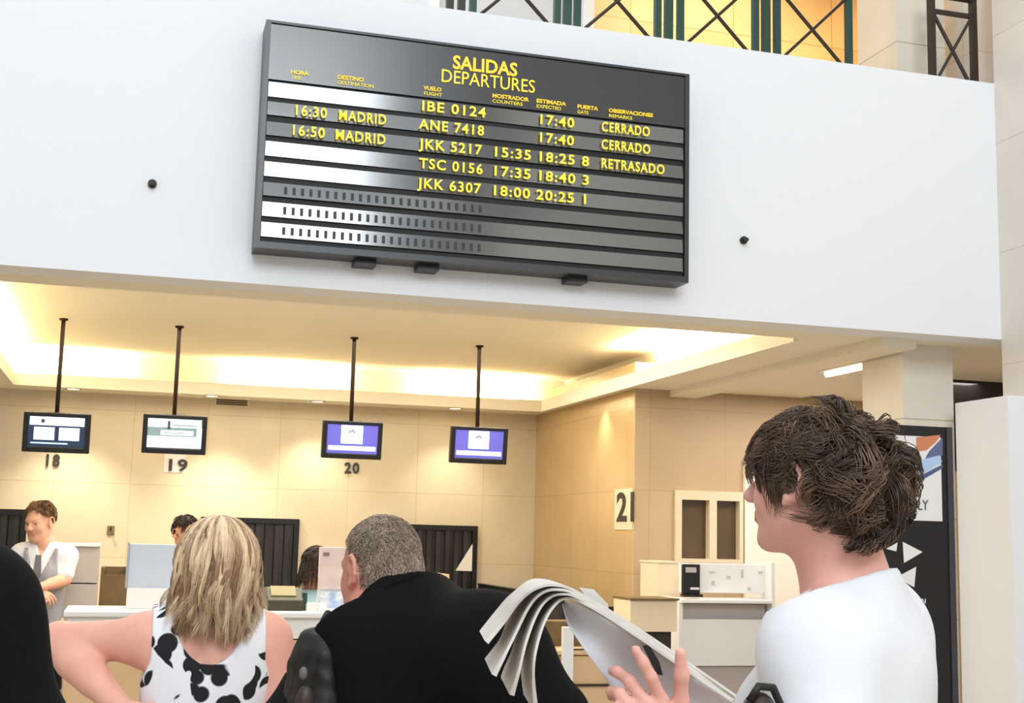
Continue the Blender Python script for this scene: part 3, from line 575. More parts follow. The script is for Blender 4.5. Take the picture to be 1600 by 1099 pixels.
class Blob:
    """list of smooth-blended solids in world space; each has a tag so clothes can reuse some of them"""
    def __init__(s): s.p = []
    def cone(s, a, b, ra, rb, tag='', k=.02, op='+'): s.p.append(('c', np.array(a, float), np.array(b, float), ra, rb, tag, k, op)); return s
    def ell(s, c, r, R=None, tag='', k=.02, op='+'): s.p.append(('e', np.array(c, float), np.array(r, float), np.eye(3) if R is None else np.array(R, float), 0, tag, k, op)); return s
    def sub(s, tags, grow=0.0, kadd=0.0):
        b = Blob()
        for t, a, c, d, e, tg, k, op in s.p:
            if tg in tags and op == '+':
                b.p.append(('c', a, c, d+grow, e+grow, tg, k+kadd, op) if t == 'c' else ('e', a, c+grow, d, e, tg, k+kadd, op))
        return b
    def field(s, h, pad=.03, post=None, lo=None, hi=None):
        B = []
        for t, a, c, d, e, tg, k, op in s.p:
            if op != '+': continue
            if t == 'c': r = max(d, e); B += [np.minimum(a, c)-r, np.maximum(a, c)+r]
            else:
                r = np.sqrt(((d*c)**2).sum(1)); B += [a-r, a+r]
        l = np.min(B, 0)-pad; u = np.max(B, 0)+pad
        if lo is not None: l = np.maximum(l, lo)
        if hi is not None: u = np.minimum(u, hi)
        n = np.ceil((u-l)/h).astype(int)+1; f = np.full(n, .2, np.float32)
        ax = [l[i]+h*np.arange(n[i]) for i in range(3)]
        for t, a, c, d, e, tg, k, op in s.p:
            if t == 'c': r = max(d, e); b0 = np.minimum(a, c)-r; b1 = np.maximum(a, c)+r
            else: r = np.sqrt(((d*c)**2).sum(1)); b0, b1 = a-r, a+r
            m = k+3*h+.012
            i0 = np.clip(np.floor((b0-m-l)/h).astype(int), 0, n); i1 = np.clip(np.ceil((b1+m-l)/h).astype(int)+1, 0, n)
            if (i1 <= i0).any(): continue
            S = tuple(slice(p, q) for p, q in zip(i0, i1))
            X, Y, Z = np.meshgrid(*[ax[i][S[i]] for i in range(3)], indexing='ij')
            if t == 'c':
                ba = c-a; L = max(ba @ ba, 1e-9); T = np.clip(((X-a[0])*ba[0]+(Y-a[1])*ba[1]+(Z-a[2])*ba[2])/L, 0, 1)
                D = np.sqrt((X-a[0]-T*ba[0])**2+(Y-a[1]-T*ba[1])**2+(Z-a[2]-T*ba[2])**2)-(d+(e-d)*T)
            else:
                x, y, z = X-a[0], Y-a[1], Z-a[2]; q = [(d[0, j]*x+d[1, j]*y+d[2, j]*z)/c[j] for j in range(3)]
                k0 = np.sqrt(q[0]**2+q[1]**2+q[2]**2); k1 = np.sqrt((q[0]/c[0])**2+(q[1]/c[1])**2+(q[2]/c[2])**2)+1e-6; D = k0*(k0-1)/k1
            F = f[S]
            if op == '+':
                hh = np.maximum(k-np.abs(F-D), 0)/k; f[S] = np.minimum(F, D)-hh*hh*k*.25
            else:
                hh = np.maximum(k-np.abs(F+D), 0)/k; f[S] = np.maximum(F, -D)+hh*hh*k*.25
        if post is not None:
            X, Y, Z = np.meshgrid(*ax, indexing='ij', sparse=True); f = post(f, X, Y, Z).astype(np.float32)
        f[0], f[-1], f[:, 0], f[:, -1], f[:, :, 0], f[:, :, -1] = .1, .1, .1, .1, .1, .1
        return f, l
    def mesh(s, name, mats, h=.008, parent=None, post=None, mfun=None, extra=None, lo=None, hi=None):
        f, l = s.field(h, post=post, lo=lo, hi=hi); V, Q = surfnets(f, h, l)
        me = bpy.data.meshes.new(name)
        nv, nq = len(V), len(Q); mi = np.zeros(nq, np.int32)
        if mfun is not None: mi = mfun(V[Q].mean(1)).astype(np.int32)
        vs, fs = [V], [Q]
        if extra:
            for EV, EQ, em in extra: fs.append(np.array(EQ)+sum(len(x) for x in vs)); vs.append(np.array(EV)); mi = np.concatenate([mi, np.full(len(EQ), em, np.int32)])
        V = np.concatenate(vs); Q = np.concatenate(fs)
        me.vertices.add(len(V)); me.vertices.foreach_set('co', V.ravel()); me.loops.add(len(Q)*4); me.loops.foreach_set('vertex_index', Q.ravel().astype(np.int32))
        me.polygons.add(len(Q)); me.polygons.foreach_set('loop_start', np.arange(0, len(Q)*4, 4, dtype=np.int32)); me.polygons.foreach_set('loop_total', np.full(len(Q), 4, np.int32))
        for m in (mats if isinstance(mats, (list, tuple)) else [mats]): me.materials.append(M[m] if isinstance(m, str) else m)
        me.polygons.foreach_set('material_index', mi); me.polygons.foreach_set('use_smooth', np.ones(len(Q), bool)); me.update(); me.validate()
        o = bpy.data.objects.new(name, me); COL.objects.link(o)
        if parent: attach(o, parent)
        return o
def ball(c, r, n=12):
    """quad sphere patch used for eyes"""
    c = np.array(c); V = []; Q = []
    for i in range(n+1):
        for j in range(2*n): t = pi*max(min(i/n, .999), .001); p = pi*j/n; V.append(c+r*A(sin(t)*cos(p), sin(t)*sin(p), cos(t)))
    for i in range(n):
        for j in range(2*n): Q.append((i*2*n+j, (i+1)*2*n+j, (i+1)*2*n+(j+1) % (2*n), i*2*n+(j+1) % (2*n)))
    return V, Q
def frame_from(fwd, up=(0, 0, 1)):
    """3x3 with columns right, forward, up"""
    f = A(*fwd); f /= np.linalg.norm(f); r = np.cross(f, up); r /= np.linalg.norm(r); u = np.cross(r, f); return np.stack([r, f, u], 1)
def head(b, C, R, s=1.0, neck=None, nr=.052):
    """C centre of the head (mid chin to crown), R its frame, neck base point"""
    P = lambda x, y, z: C+R @ (A(x, y, z)*s)
    e = lambda c, r, k=.02, op='+': b.ell(P(*c), A(*r)*s, R, 'head', k*s, op)
    cn = lambda p, q, ra, rb, k=.012, op='+': b.cone(P(*p), P(*q), ra*s, rb*s, 'head', k*s, op)
    e((0, -.014, .034), (.074, .095, .085)); e((0, .022, -.02), (.064, .07, .088), .03); e((0, .03, -.068), (.047, .05, .044), .03)
    e((0, .068, -.102), (.02, .018, .016), .025)
    for q in (-1, 1):
        e((q*.036, .056, -.028), (.024, .024, .028), .02); cn((q*.058, -.005, -.06), (q*.02, .062, -.1), .018, .014, .025)
        e((q*.032, .094, .006), (.017, .014, .012), .012, '-')
        e((q*.077, -.008, -.006), (.010, .017, .026), .008)
        ear = [P(q*(.086+.006*cos(a_)), -.012-.019*cos(a_)*1.0, .001+.031*sin(a_)) for a_ in [radians(z_) for z_ in (-130, -95, -60, -25, 10, 45, 80, 115, 150, 185)]]
        for g_, h_ in zip(ear[:-1], ear[1:]): b.cone(g_, h_, .0052*s, .0052*s, 'head', .007*s)
        cn((q*.083, -.002, -.03), (q*.084, .002, -.036), .0075, .006, .008)
        e((q*.011, .104, -.03), (.009, .010, .008), .008)
    cn((-.03, .078, .024), (.03, .078, .024), .012, .012, .02)
    cn((0, .084, .012), (0, .112, -.024), .008, .0125, .012)
    cn((-.016, .088, -.056), (.016, .088, -.056), .0065, .0065, .008); cn((-.014, .087, -.066), (.014, .087, -.066), .0075, .0075, .007)
    e((0, .097, -.061), (.026, .006, .0018), .004, '-')
    if neck is not None:
        b.cone(P(0, -.022, -.045), neck, nr, nr*1.12, 'neck', .03)
        b.cone(P(0, -.05, -.0), A(*neck)+R @ A(0, -.02, 0), nr*.9, nr, 'neck', .03)
    return P
def hand(b, W, d, n, side, curl=(.5, .6, .7, .8), spread=.12, s=1.0, thumb=None, tag='hand', tl=1.0):
    """W wrist, d direction wrist to knuckles, n palm normal (palm looks along n), side +1 right / -1 left"""
    d = A(*d)/np.linalg.norm(d); n = A(*n); n -= d*(n @ d); n /= np.linalg.norm(n)
    a = np.cross(d, n)*side                     # towards the thumb
    W = A(*W)
    for q in (-1.5, -.5, .5, 1.5):
        b.cone(W+a*q*.011*s+d*.012*s, W+d*.082*s+a*q*.019*s, .015*s, .0115*s, tag, .012)
    b.ell(W+d*.03*s+a*.02*s+n*.01*s, A(.022, .02, .034)*s, np.stack([a, n, d], 1), tag, .015)
    Ls = [(.040, .025, .02), (.045, .029, .021), (.042, .027, .021), (.032, .02, .018)]
    for i in range(4):
        q = 1.5-i; p = W+d*.086*s+a*q*.0195*s; ang = 0; rr = [.0095, .0086, .0078, .0068] if i < 3 else [.0082, .0074, .0068, .006]
        f = d*cos(spread*q)+a*sin(spread*q)
        c = curl[i] if isinstance(curl[i], (tuple, list)) else (curl[i]*.9, curl[i]*1.1, curl[i]*.7)
        for j in range(3):
            ang += c[j]; v = f*cos(ang)+n*sin(ang); e = p+v*Ls[i][j]*s; b.cone(p, e, rr[j]*s, rr[j+1]*s, tag, .005); p = e
    T = thumb or [(.55, .75, .25), (.8, .45, .35), (.9, .2, .38)]   # (along d, along a, along n) of the three thumb bones
    p = W+d*.018*s+a*.022*s
    for (x, y, z), L, ra, rb in zip(T, (.042, .032, .026), (.014, .0108, .0098), (.011, .0098, .0078)):
        v = d*x+a*y+n*z; v /= np.linalg.norm(v); e = p+v*L*s*tl; b.cone(p, e, ra*s, rb*s, tag, .008); p = e
def noise3(X, Y, Z, sc, seed=0):
    r = np.random.default_rng(seed); o = 0
    for i in range(7):
        d = r.normal(size=3); d *= sc*(.7+.25*i)/np.linalg.norm(d); o = o+np.sin(d[0]*X+d[1]*Y+d[2]*Z+r.uniform(0, 6.28))/(1+.2*i)
    return o/3.5
def eyes(P, s, gaze=0):
    ex = []
    for q in (-1, 1):
        ex.append(ball(P(q*.032, .0725, .004), .0122*s)+(1,)); ex.append(ball(P(q*.032, .0795, .003), .0068*s, 8)+(2,))
    return ex
def skin_mat(name, rgb, rgb2):
    return mat(name, rgb, .5, noise=(18, .35, rgb2), sss=.12, spec=.35, bump=(260, .08, .001))
M['eye'] = mat('eye_white', (206, 196, 188), .3); M['iris'] = mat('brown_iris', (52, 38, 28), .2)
def strand_mat(name, dark, light, rough=.42):
    """hair colour varies per strand through a colour attribute"""
    m = bpy.data.materials.new(name); m.use_nodes = True; nt = m.node_tree; b = nt.nodes['Principled BSDF']
    at = nt.nodes.new('ShaderNodeAttribute'); at.attribute_name = 'tone'; r = nt.nodes.new('ShaderNodeValToRGB')
    r.color_ramp.elements[0].color = lin(dark)+(1,); r.color_ramp.elements[1].color = lin(light)+(1,)
    nt.links.new(at.outputs['Fac'], r.inputs['Fac']); nt.links.new(r.outputs['Color'], b.inputs['Base Color'])
    b.inputs['Roughness'].default_value = rough; b.inputs['Specular IOR Level'].default_value = .4
    return m
def strands(name, paths, tones, rad, m, parent=None, n=4, cap=None):
    """paths: (N, K, 3); tapered tubes joined with an optional cap (V, Q) into one hair mesh"""
    paths = np.asarray(paths); N, K, _ = paths.shape
    T = np.gradient(paths, axis=1); T /= np.linalg.norm(T, axis=2, keepdims=True)+1e-9
    ref = A(.31, .52, .79); S = np.cross(T, ref); S /= np.linalg.norm(S, axis=2, keepdims=True)+1e-9; U = np.cross(T, S)
    t = np.linspace(0, 1, K); prof = np.minimum(1, (1-t)*1.6+.12)*np.minimum(1, t*6+.5); R = (np.asarray(rad)[:, None]*prof[None])[..., None]
    ring = np.stack([paths+R*(S*cos(2*pi*k/n)+U*sin(2*pi*k/n)) for k in range(n)], 2).reshape(-1, 3)
    i = np.arange(N)[:, None, None]; j = np.arange(K-1)[None, :, None]; k = np.arange(n)[None, None, :]; k2 = (k+1) % n; g = lambda jj, kk: (i*K+jj)*n+kk
    Q = np.stack([g(j, k), g(j, k2), g(j+1, k2), g(j+1, k)], -1).reshape(-1, 4)
    tone = np.repeat(np.asarray(tones), K*n)
    if cap is not None:
        CV, CQ, ct = cap; Q = np.concatenate([Q, np.asarray(CQ)+len(ring)]); ring = np.concatenate([ring, CV]); tone = np.concatenate([tone, ct if np.ndim(ct) else np.full(len(CV), ct)])
    me = bpy.data.meshes.new(name); me.vertices.add(len(ring)); me.vertices.foreach_set('co', ring.ravel())
    me.loops.add(len(Q)*4); me.loops.foreach_set('vertex_index', Q.ravel().astype(np.int32)); me.polygons.add(len(Q))
    me.polygons.foreach_set('loop_start', np.arange(0, len(Q)*4, 4, dtype=np.int32)); me.polygons.foreach_set('loop_total', np.full(len(Q), 4, np.int32))
    me.polygons.foreach_set('use_smooth', np.ones(len(Q), bool)); me.update()
    at = me.attributes.new('tone', 'FLOAT', 'POINT'); at.data.foreach_set('value', tone.astype(np.float32))
    me.materials.append(m); me.validate(); o = bpy.data.objects.new(name, me); COL.objects.link(o)
    if parent: attach(o, parent)
    return o
# ------------------------------------------------------------------ people
class Fig:
    def __init__(s, pos, yaw, neckz, lean=(0, 0), wid=1.0, female=True, seat=None):
        s.pos = A(pos[0], pos[1], 0); s.s = neckz/1.44 if seat is None else .96; s.f = A(sin(yaw), cos(yaw), 0); s.r = A(cos(yaw), -sin(yaw), 0)
        s.R = np.stack([s.r, s.f, A(0, 0, 1)], 1); s.lean = A(lean[0], lean[1], 0); s.wid = wid; s.female = female; s.b = Blob(); s.dz = 0 if seat is None else neckz-1.44*s.s; s.seat = seat
    def T(s, x, y, z): return s.pos+s.r*x*s.s*s.wid+s.f*y*s.s+A(0, 0, z*s.s+s.dz)+s.lean*max(z-.9, 0)/.54
    def L(s, X, Y, Z):
        """world arrays to local torso coordinates"""
        z = (Z-s.dz)/s.s; k = np.maximum(z-.9, 0)/.54; x = X-s.pos[0]-s.lean[0]*k; y = Y-s.pos[1]-s.lean[1]*k
        return (x*s.r[0]+y*s.r[1])/(s.s*s.wid), (x*s.f[0]+y*s.f[1])/s.s, z
    def torso(s):
        b, S = s.b, s.s; W = s.wid
        e = lambda c, r, k=.05, t='torso': b.ell(s.T(*c), A(r[0]*W, r[1], r[2])*S, s.R, t, k*S)
        hip = .17 if s.female else .16
        e((0, -.005, .93), (hip, .115, .13)); e((-.075, -.055, .88), (.09, .085, .09)); e((.075, -.055, .88), (.09, .085, .09))
        e((0, .0, 1.08), (.135 if s.female else .15, .1, .15)); e((0, 0, 1.23), (.15, .108, .17)); e((0, -.012, 1.345), (.155, .09, .085))
        if s.female:
            for q in (-1, 1): e((q*.07, .085, 1.235), (.062, .06, .062), .04)
        else:
            for q in (-1, 1): e((q*.07, .065, 1.29), (.08, .045, .06), .05)
        for q in (-1, 1):
            b.cone(s.T(0, -.02, 1.455), s.T(q*.135, -.012, 1.398), .046*S, .046*S, 'torso', .05); b.ell(s.T(q*.08, -.07, 1.28), A(.075, .04, .11)*S, s.R, 'torso', .05)
        return s
    def legs(s):
        b, S = s.b, s.s
        for q in (-1, 1):
            h = s.T(q*.09, 0, .9)
            if s.seat is None: k = s.T(q*.1, .015, .49); a = s.T(q*.1, -.02, .085); 
            else: k = h+s.f*.42+A(0, 0, -.02); a = A(k[0], k[1], .085)
            b.cone(h, k, .088*S, .056*S, 'leg', .05); b.cone(k, a, .056*S, .038*S, 'leg', .03); b.ell(k*.62+a*.38-s.f*.022, A(.05, .055, .12)*S, s.R, 'leg', .03)
            b.cone(a, A(a[0], a[1], .05)+s.f*.02, .038, .04, 'foot', .02); b.cone(A(a[0], a[1], .042)-s.f*.03, A(a[0], a[1], .035)+s.f*.13, .038, .032, 'foot', .03)
        s.feet = True; return s
    def arm(s, q, sh=None, el=None, wr=None, r=(.052, .041, .029)):
        """q +1 right, -1 left"""
        S = s.s; t = 'armR' if q > 0 else 'armL'; sh = s.T(q*.175, -.01, 1.375) if sh is None else sh
        s.b.ell(sh, A(.058, .056, .06)*S, s.R, 'torso', .05); s.b.cone(sh, el, r[0]*S, r[1]*S, t, .04); s.b.cone(el, wr, r[1]*S*1.02, r[2]*S, 'fore'+t[-1], .02)
        m = el*.72+wr*.28; s.b.cone(m, el*.45+wr*.55, r[1]*S*1.06, r[1]*S*.84, 'fore'+t[-1], .02); return sh
def turn(yaw, pitch=0, rollv=0):
    """head frame: heading, chin up, tilt towards its right"""
    return np.array((Matrix.Rotation(-yaw, 3, 'Z') @ Matrix.Rotation(pitch, 3, 'X') @ Matrix.Rotation(rollv, 3, 'Y')))
def plane(f, X, Y, Z, c, n): return np.maximum(f, (X-c[0])*n[0]+(Y-c[1])*n[1]+(Z-c[2])*n[2])
def clothes(fig, name, mats, tags, grow, post, h, parent, kadd=.0, **kw): return fig.b.sub(tags, grow, kadd).mesh(name, mats, h, parent, post, **kw)
def trousers(fig, m, top, parent, name='trousers', hem=.09, h=.012, grow=.014):
    def post(f, X, Y, Z): x, y, z = fig.L(X, Y, Z); return np.maximum(np.maximum(f, (z-top)*.95), hem-Z)
    return clothes(fig, name, m, ('torso', 'leg'), grow, post, h, parent, hi=fig.T(0, 0, top)+A(2, 2, .03))
def shoes(fig, m, parent):
    for t, q in (('shoe', -1), ('shoe', 1)):
        b = Blob(); b.p = [p for p in fig.b.p if p[5] == 'foot' and ((p[1]-fig.pos) @ fig.r)*q > 0]
        b.sub(('foot',), .007).mesh('shoe', m, .008, parent, lambda f, X, Y, Z: np.maximum(np.maximum(f, .002-Z), Z-.1))
def face_parts(P, C, R, s):
    """material picker: 1 eyes come as extra pieces, 3 lips"""
    def mf(c):
        l = (c-C) @ R/s; m = np.zeros(len(c), int)
        m[(np.abs(l[:, 0]) < .024) & (l[:, 1] > .084) & (np.abs(l[:, 2]+.061) < .0115)] = 3; return m
    return mf
def brow_paths(P, n=60, th=1):
    out = []
    for q in (-1, 1):
        for i in range(n):
            x = .016+.034*i/n; z = .026+.006*sin(i/n*2.6)+rng.uniform(-.003, .003)
            out.append([P(q*(x+t*.008), .094-.35*(x-.016)-.004+t*.0, z+t*.003*0) for t in np.linspace(0, 1, 8)])
    return np.array(out)
def cap_shell(C, R, s, c0, rad, keep, n=26):
    V = []; Q = []
    for i in range(n+1):
        for j in range(2*n):
            t = pi*max(min(i/n, .998), .002); p = pi*j/n; u = A(sin(t)*cos(p), sin(t)*sin(p), cos(t)); V.append(u)
    V = np.array(V); ok = keep(V)
    for i in range(n):
        for j in range(2*n):
            q = (i*2*n+j, (i+1)*2*n+j, (i+1)*2*n+(j+1) % (2*n), i*2*n+(j+1) % (2*n))
            if all(ok[k] for k in q): Q.append(q)
    return C+((A(*c0)+V*A(*rad))*s) @ R.T, np.array(Q)
def short_hair(C, R, s, c0, rad, keep, nclump, per, length, lift, wave, flow, seed, K=11, spread=.11, lwv=1.0):
    """locks that follow a flow over the skull; returns paths and tones"""
    r = np.random.default_rng(seed); P = []; tn = []
    while len(P) < nclump*per:
        u = r.normal(size=3); u /= np.linalg.norm(u)
        if not keep(u[None])[0]: continue
        fl = flow(u)+r.normal(size=3)*.35; ln = length*r.uniform(.6, 1.25); ph = r.uniform(0, 6.28); fr = r.uniform(.7, 1.5); lf = lift*r.uniform(.35, 1.25); tb = r.uniform(.1, .9); sidew = r.normal(size=3)
        for k in range(per):
            v = u+r.normal(size=3)*spread*.55; v /= np.linalg.norm(v); pts = []; l2 = ln*r.uniform(.8, 1.12); o = r.normal(size=3)*.035; pj = ph+r.normal()*.3; wj = wave*r.uniform(.7, 1.2)
            for t in np.linspace(0, 1, K):
                d = v+fl*l2*t; d /= np.linalg.norm(d)
                sd = np.cross(d, fl); sd /= np.linalg.norm(sd)+1e-6
                d = d+sd*wj*sin(pj+fr*5*t*lwv)*t+o*t; d /= np.linalg.norm(d)
                up = lf*sin(min(t*1.35, 1)*pi*.62)+.25*wj*cos(pj*1.7+fr*6*t*lwv)*t
                pts.append(A(*c0)+A(*rad)*d*(1+up))
            P.append(pts); tn.append(np.clip(tb+r.uniform(-.22, .22), 0, 1))
    return C+(np.array(P)*s) @ R.T, np.array(tn)
def skin_set(n, a, b, lip): return [skin_mat(n, a, b), 'eye', 'iris', mat(n+'_lip', lip, .4)]
M['navyblack'] = mat('black_cotton', (9, 9, 11), .95, noise=(40, .3, (13, 13, 15)), bump=(90, .15, .002), spec=.2)
M['tee'] = mat('white_cotton', (228, 229, 234), .85, bump=(5, .3, .03))
M['denim'] = mat('dark_denim', (40, 46, 62), .85); M['leather'] = mat('black_leather', (20, 17, 15), .55, bump=(60, .2, .002))
M['shoe'] = mat('brown_leather', (54, 38, 28), .4); M['greyvest'] = mat('grey_waistcoat_cloth', (150, 150, 156), .85, noise=(60, .3, (138, 138, 146)))

# ---- person in the white T-shirt holding the newspaper
def build_reader():
    d = 2.15; vy = radians(29); yaw = vy-radians(90)+radians(26)
    nb = np.array(atD(1312, 930, d)); F = Fig((nb[0], nb[1]), yaw-radians(6), nb[2], wid=.84); F.torso().legs()
    C = np.array(atD(1264, 757, d)); R = turn(yaw, radians(3)); s = .95
    P = head(F.b, C, R, s, nb+A(0, 0, .02), .057)
    W = np.array(atD(1038, 1180, 1.74)); el = np.array(atD(1290, 1320, 1.86)); F.arm(-1, sh=F.T(-.17, -.01, 1.35), el=el, wr=W)
    el2 = F.T(.22, .02, 1.12); w2 = F.T(.12, .24, 1.03); F.arm(1, el=el2, wr=w2)
    kn = np.array(atD(1006, 1108, 1.70)); dd = kn-W
    fwd = np.array(CF); rt = np.array(CR)
    hand(F.b, W, dd, fwd-.45*rt, -1, curl=((.12, .14, .12), (.75, .8, .5), (1.0, 1.0, .6), (1.1, 1.0, .7)), spread=.02, s=.95, thumb=[(.9, .62, -.1), (.93, .42, .0), (.93, .38, .1)], tl=1.3)
    hand(F.b, w2, F.f*.5-F.r*.8, A(0, 0, -1)+F.f*.3, 1, s=.92)
    o = F.b.mesh('person', skin_set('rosy_skin', (236, 184, 168), (226, 162, 148), (196, 118, 112)), .0042, None, extra=eyes(P, s), mfun=face_parts(P, C, R, s))
    tag(o, 'person with short wavy brown hair and white T-shirt, holding a folded newspaper', 'person')
    cn = F.T(0, 0, 1.445); nn = F.R @ A(0, .42, .9)
    shL = F.T(-.175, -.01, 1.375); aL = (el-shL)/np.linalg.norm(el-shL); shR = F.T(.175, -.01, 1.375); aR = (el2-shR)/np.linalg.norm(el2-shR)
    def post(f, X, Y, Z):
        x, y, z = F.L(X, Y, Z)
        f = f+.006*noise3(X, Y, Z*.7, 24, 3)*np.clip((1.42-z)*5, 0, 1)+.0035*noise3(X, Y, Z*.45, 52, 4)*np.clip((1.4-z)*5, 0, 1)
        f = f-.009*np.clip((1.2-z)*5, 0, 1); f = plane(f, X, Y, Z, cn, nn); f = np.maximum(f, (.85-z))
        return f
    b = F.b.sub(('torso', 'armL', 'armR'), .016, .02)
    for i, p in enumerate(b.p):                       # short sleeves end halfway down the upper arm
        if p[5] in ('armL', 'armR'): e = p[1]+(p[2]-p[1])*.62; b.p[i] = ('c', p[1], e, p[3]+.006, p[4]+.016, p[5], p[6], '+')
    b.mesh('t_shirt', 'tee', .0055, o, post)
    col = Blob(); 
    for k in range(28):
        t = 2*pi*k/28; t2 = 2*pi*(k+1)/28; q = lambda t: cn+F.r*.079*cos(t)+(F.f*.9-A(0, 0, .42))*.074*sin(t)+A(0, 0, .006)
        col.cone(q(t), q(t2), .0085, .0085, k=.006)
    col.mesh('neckband', 'tee', .004, o)
    trousers(F, 'denim', .9, o); shoes(F, 'shoe', o)
    keep = lambda u: (u[:, 2] > -.72) & ~((u[:, 1] > .42) & (u[:, 2] < .42)) & ~((u[:, 1] > .12) & (u[:, 2] < -.12)) & ~((np.abs(u[:, 0]) > .6) & (u[:, 2] < -.05) & (u[:, 1] > -.36))
    c0, rad = (0, -.018, .018), (.080, .103, .094)
    cr = A(.1, -.42, .9)
    def flow(u):
        f = u-cr*(u @ cr); f /= np.linalg.norm(f)+.05; f = f*.55+A(0, -.02, -.62)
        if u[1] > .1: f = f+A(-.25, .55, .12)
        if u[1] < -.3 and u[2] < .2: f = f*.7+A(0, .12, -.25)
        return f
    p1, t1 = short_hair(C, R, s, c0, rad, keep, 330, 26, .56, .25, .15, flow, 11, spread=.14)
    p2, t2 = short_hair(C, R, s, c0, rad, lambda u: keep(u) & (u[:, 2] > -.15), 130, 24, .6, .22, .2, flow, 12, spread=.11)
    keepb = lambda u: keep(u) & (u[:, 1] < -.25)
    p3, t3 = short_hair(C, R, s, (0, -.026, .012), (.084, .112, .1), keepb, 180, 24, .6, .42, .2, flow, 13, spread=.11)
    keepf = lambda u: (u[:, 1] > .35) & (u[:, 2] > .38)
    p4, t4 = short_hair(C, R, s, c0, (.082, .106, .094), keepf, 80, 18, .75, .26, .16, lambda u: A(-.28, .5, -.55), 14, spread=.09)
    # tuft in front of the left ear
    r = np.random.default_rng(5); p5 = []
    for i in range(160):
        x, y, z = -.074+r.normal()*.003, .022+r.normal()*.011, .045+r.normal()*.012; ph = r.uniform(0, 6)
        p5.append([P(x-.010*sin(t*2.6), y+.004*sin(ph+4*t)-.004*t, z-t*.078*r.uniform(.95, 1.05)) for t in np.linspace(0, 1, 11)])
    p5 = np.array(p5)
    br = np.concatenate([brow_paths(P)]); br = np.concatenate([br, np.repeat(br[:, -1:], 3, 1)+np.arange(1, 4)[None, :, None]*1e-4], 1)
    paths = np.concatenate([p1, p2, p3, p4, p5, br]); tones = np.concatenate([t1, t2, t3, t4, r.uniform(.2, .6, len(p5)), np.full(len(br), .2)])
    rads = np.concatenate([np.full(len(p1)+len(p2)+len(p3)+len(p4), .00105)*rng.uniform(.7, 1.3, len(p1)+len(p2)+len(p3)+len(p4)), np.full(len(p5), .0011), np.full(len(br), .0006)])
    cv, cq = cap_shell(C, R, s, c0, (.0835, .107, .099), lambda u: keep(u) & (u[:, 2] > -.68))
    strands('hair', paths, tones, rads, strand_mat('wavy_brown_hair', (38, 28, 21), (128, 100, 78), .38), o, 4, (cv, cq, .12))
    return o
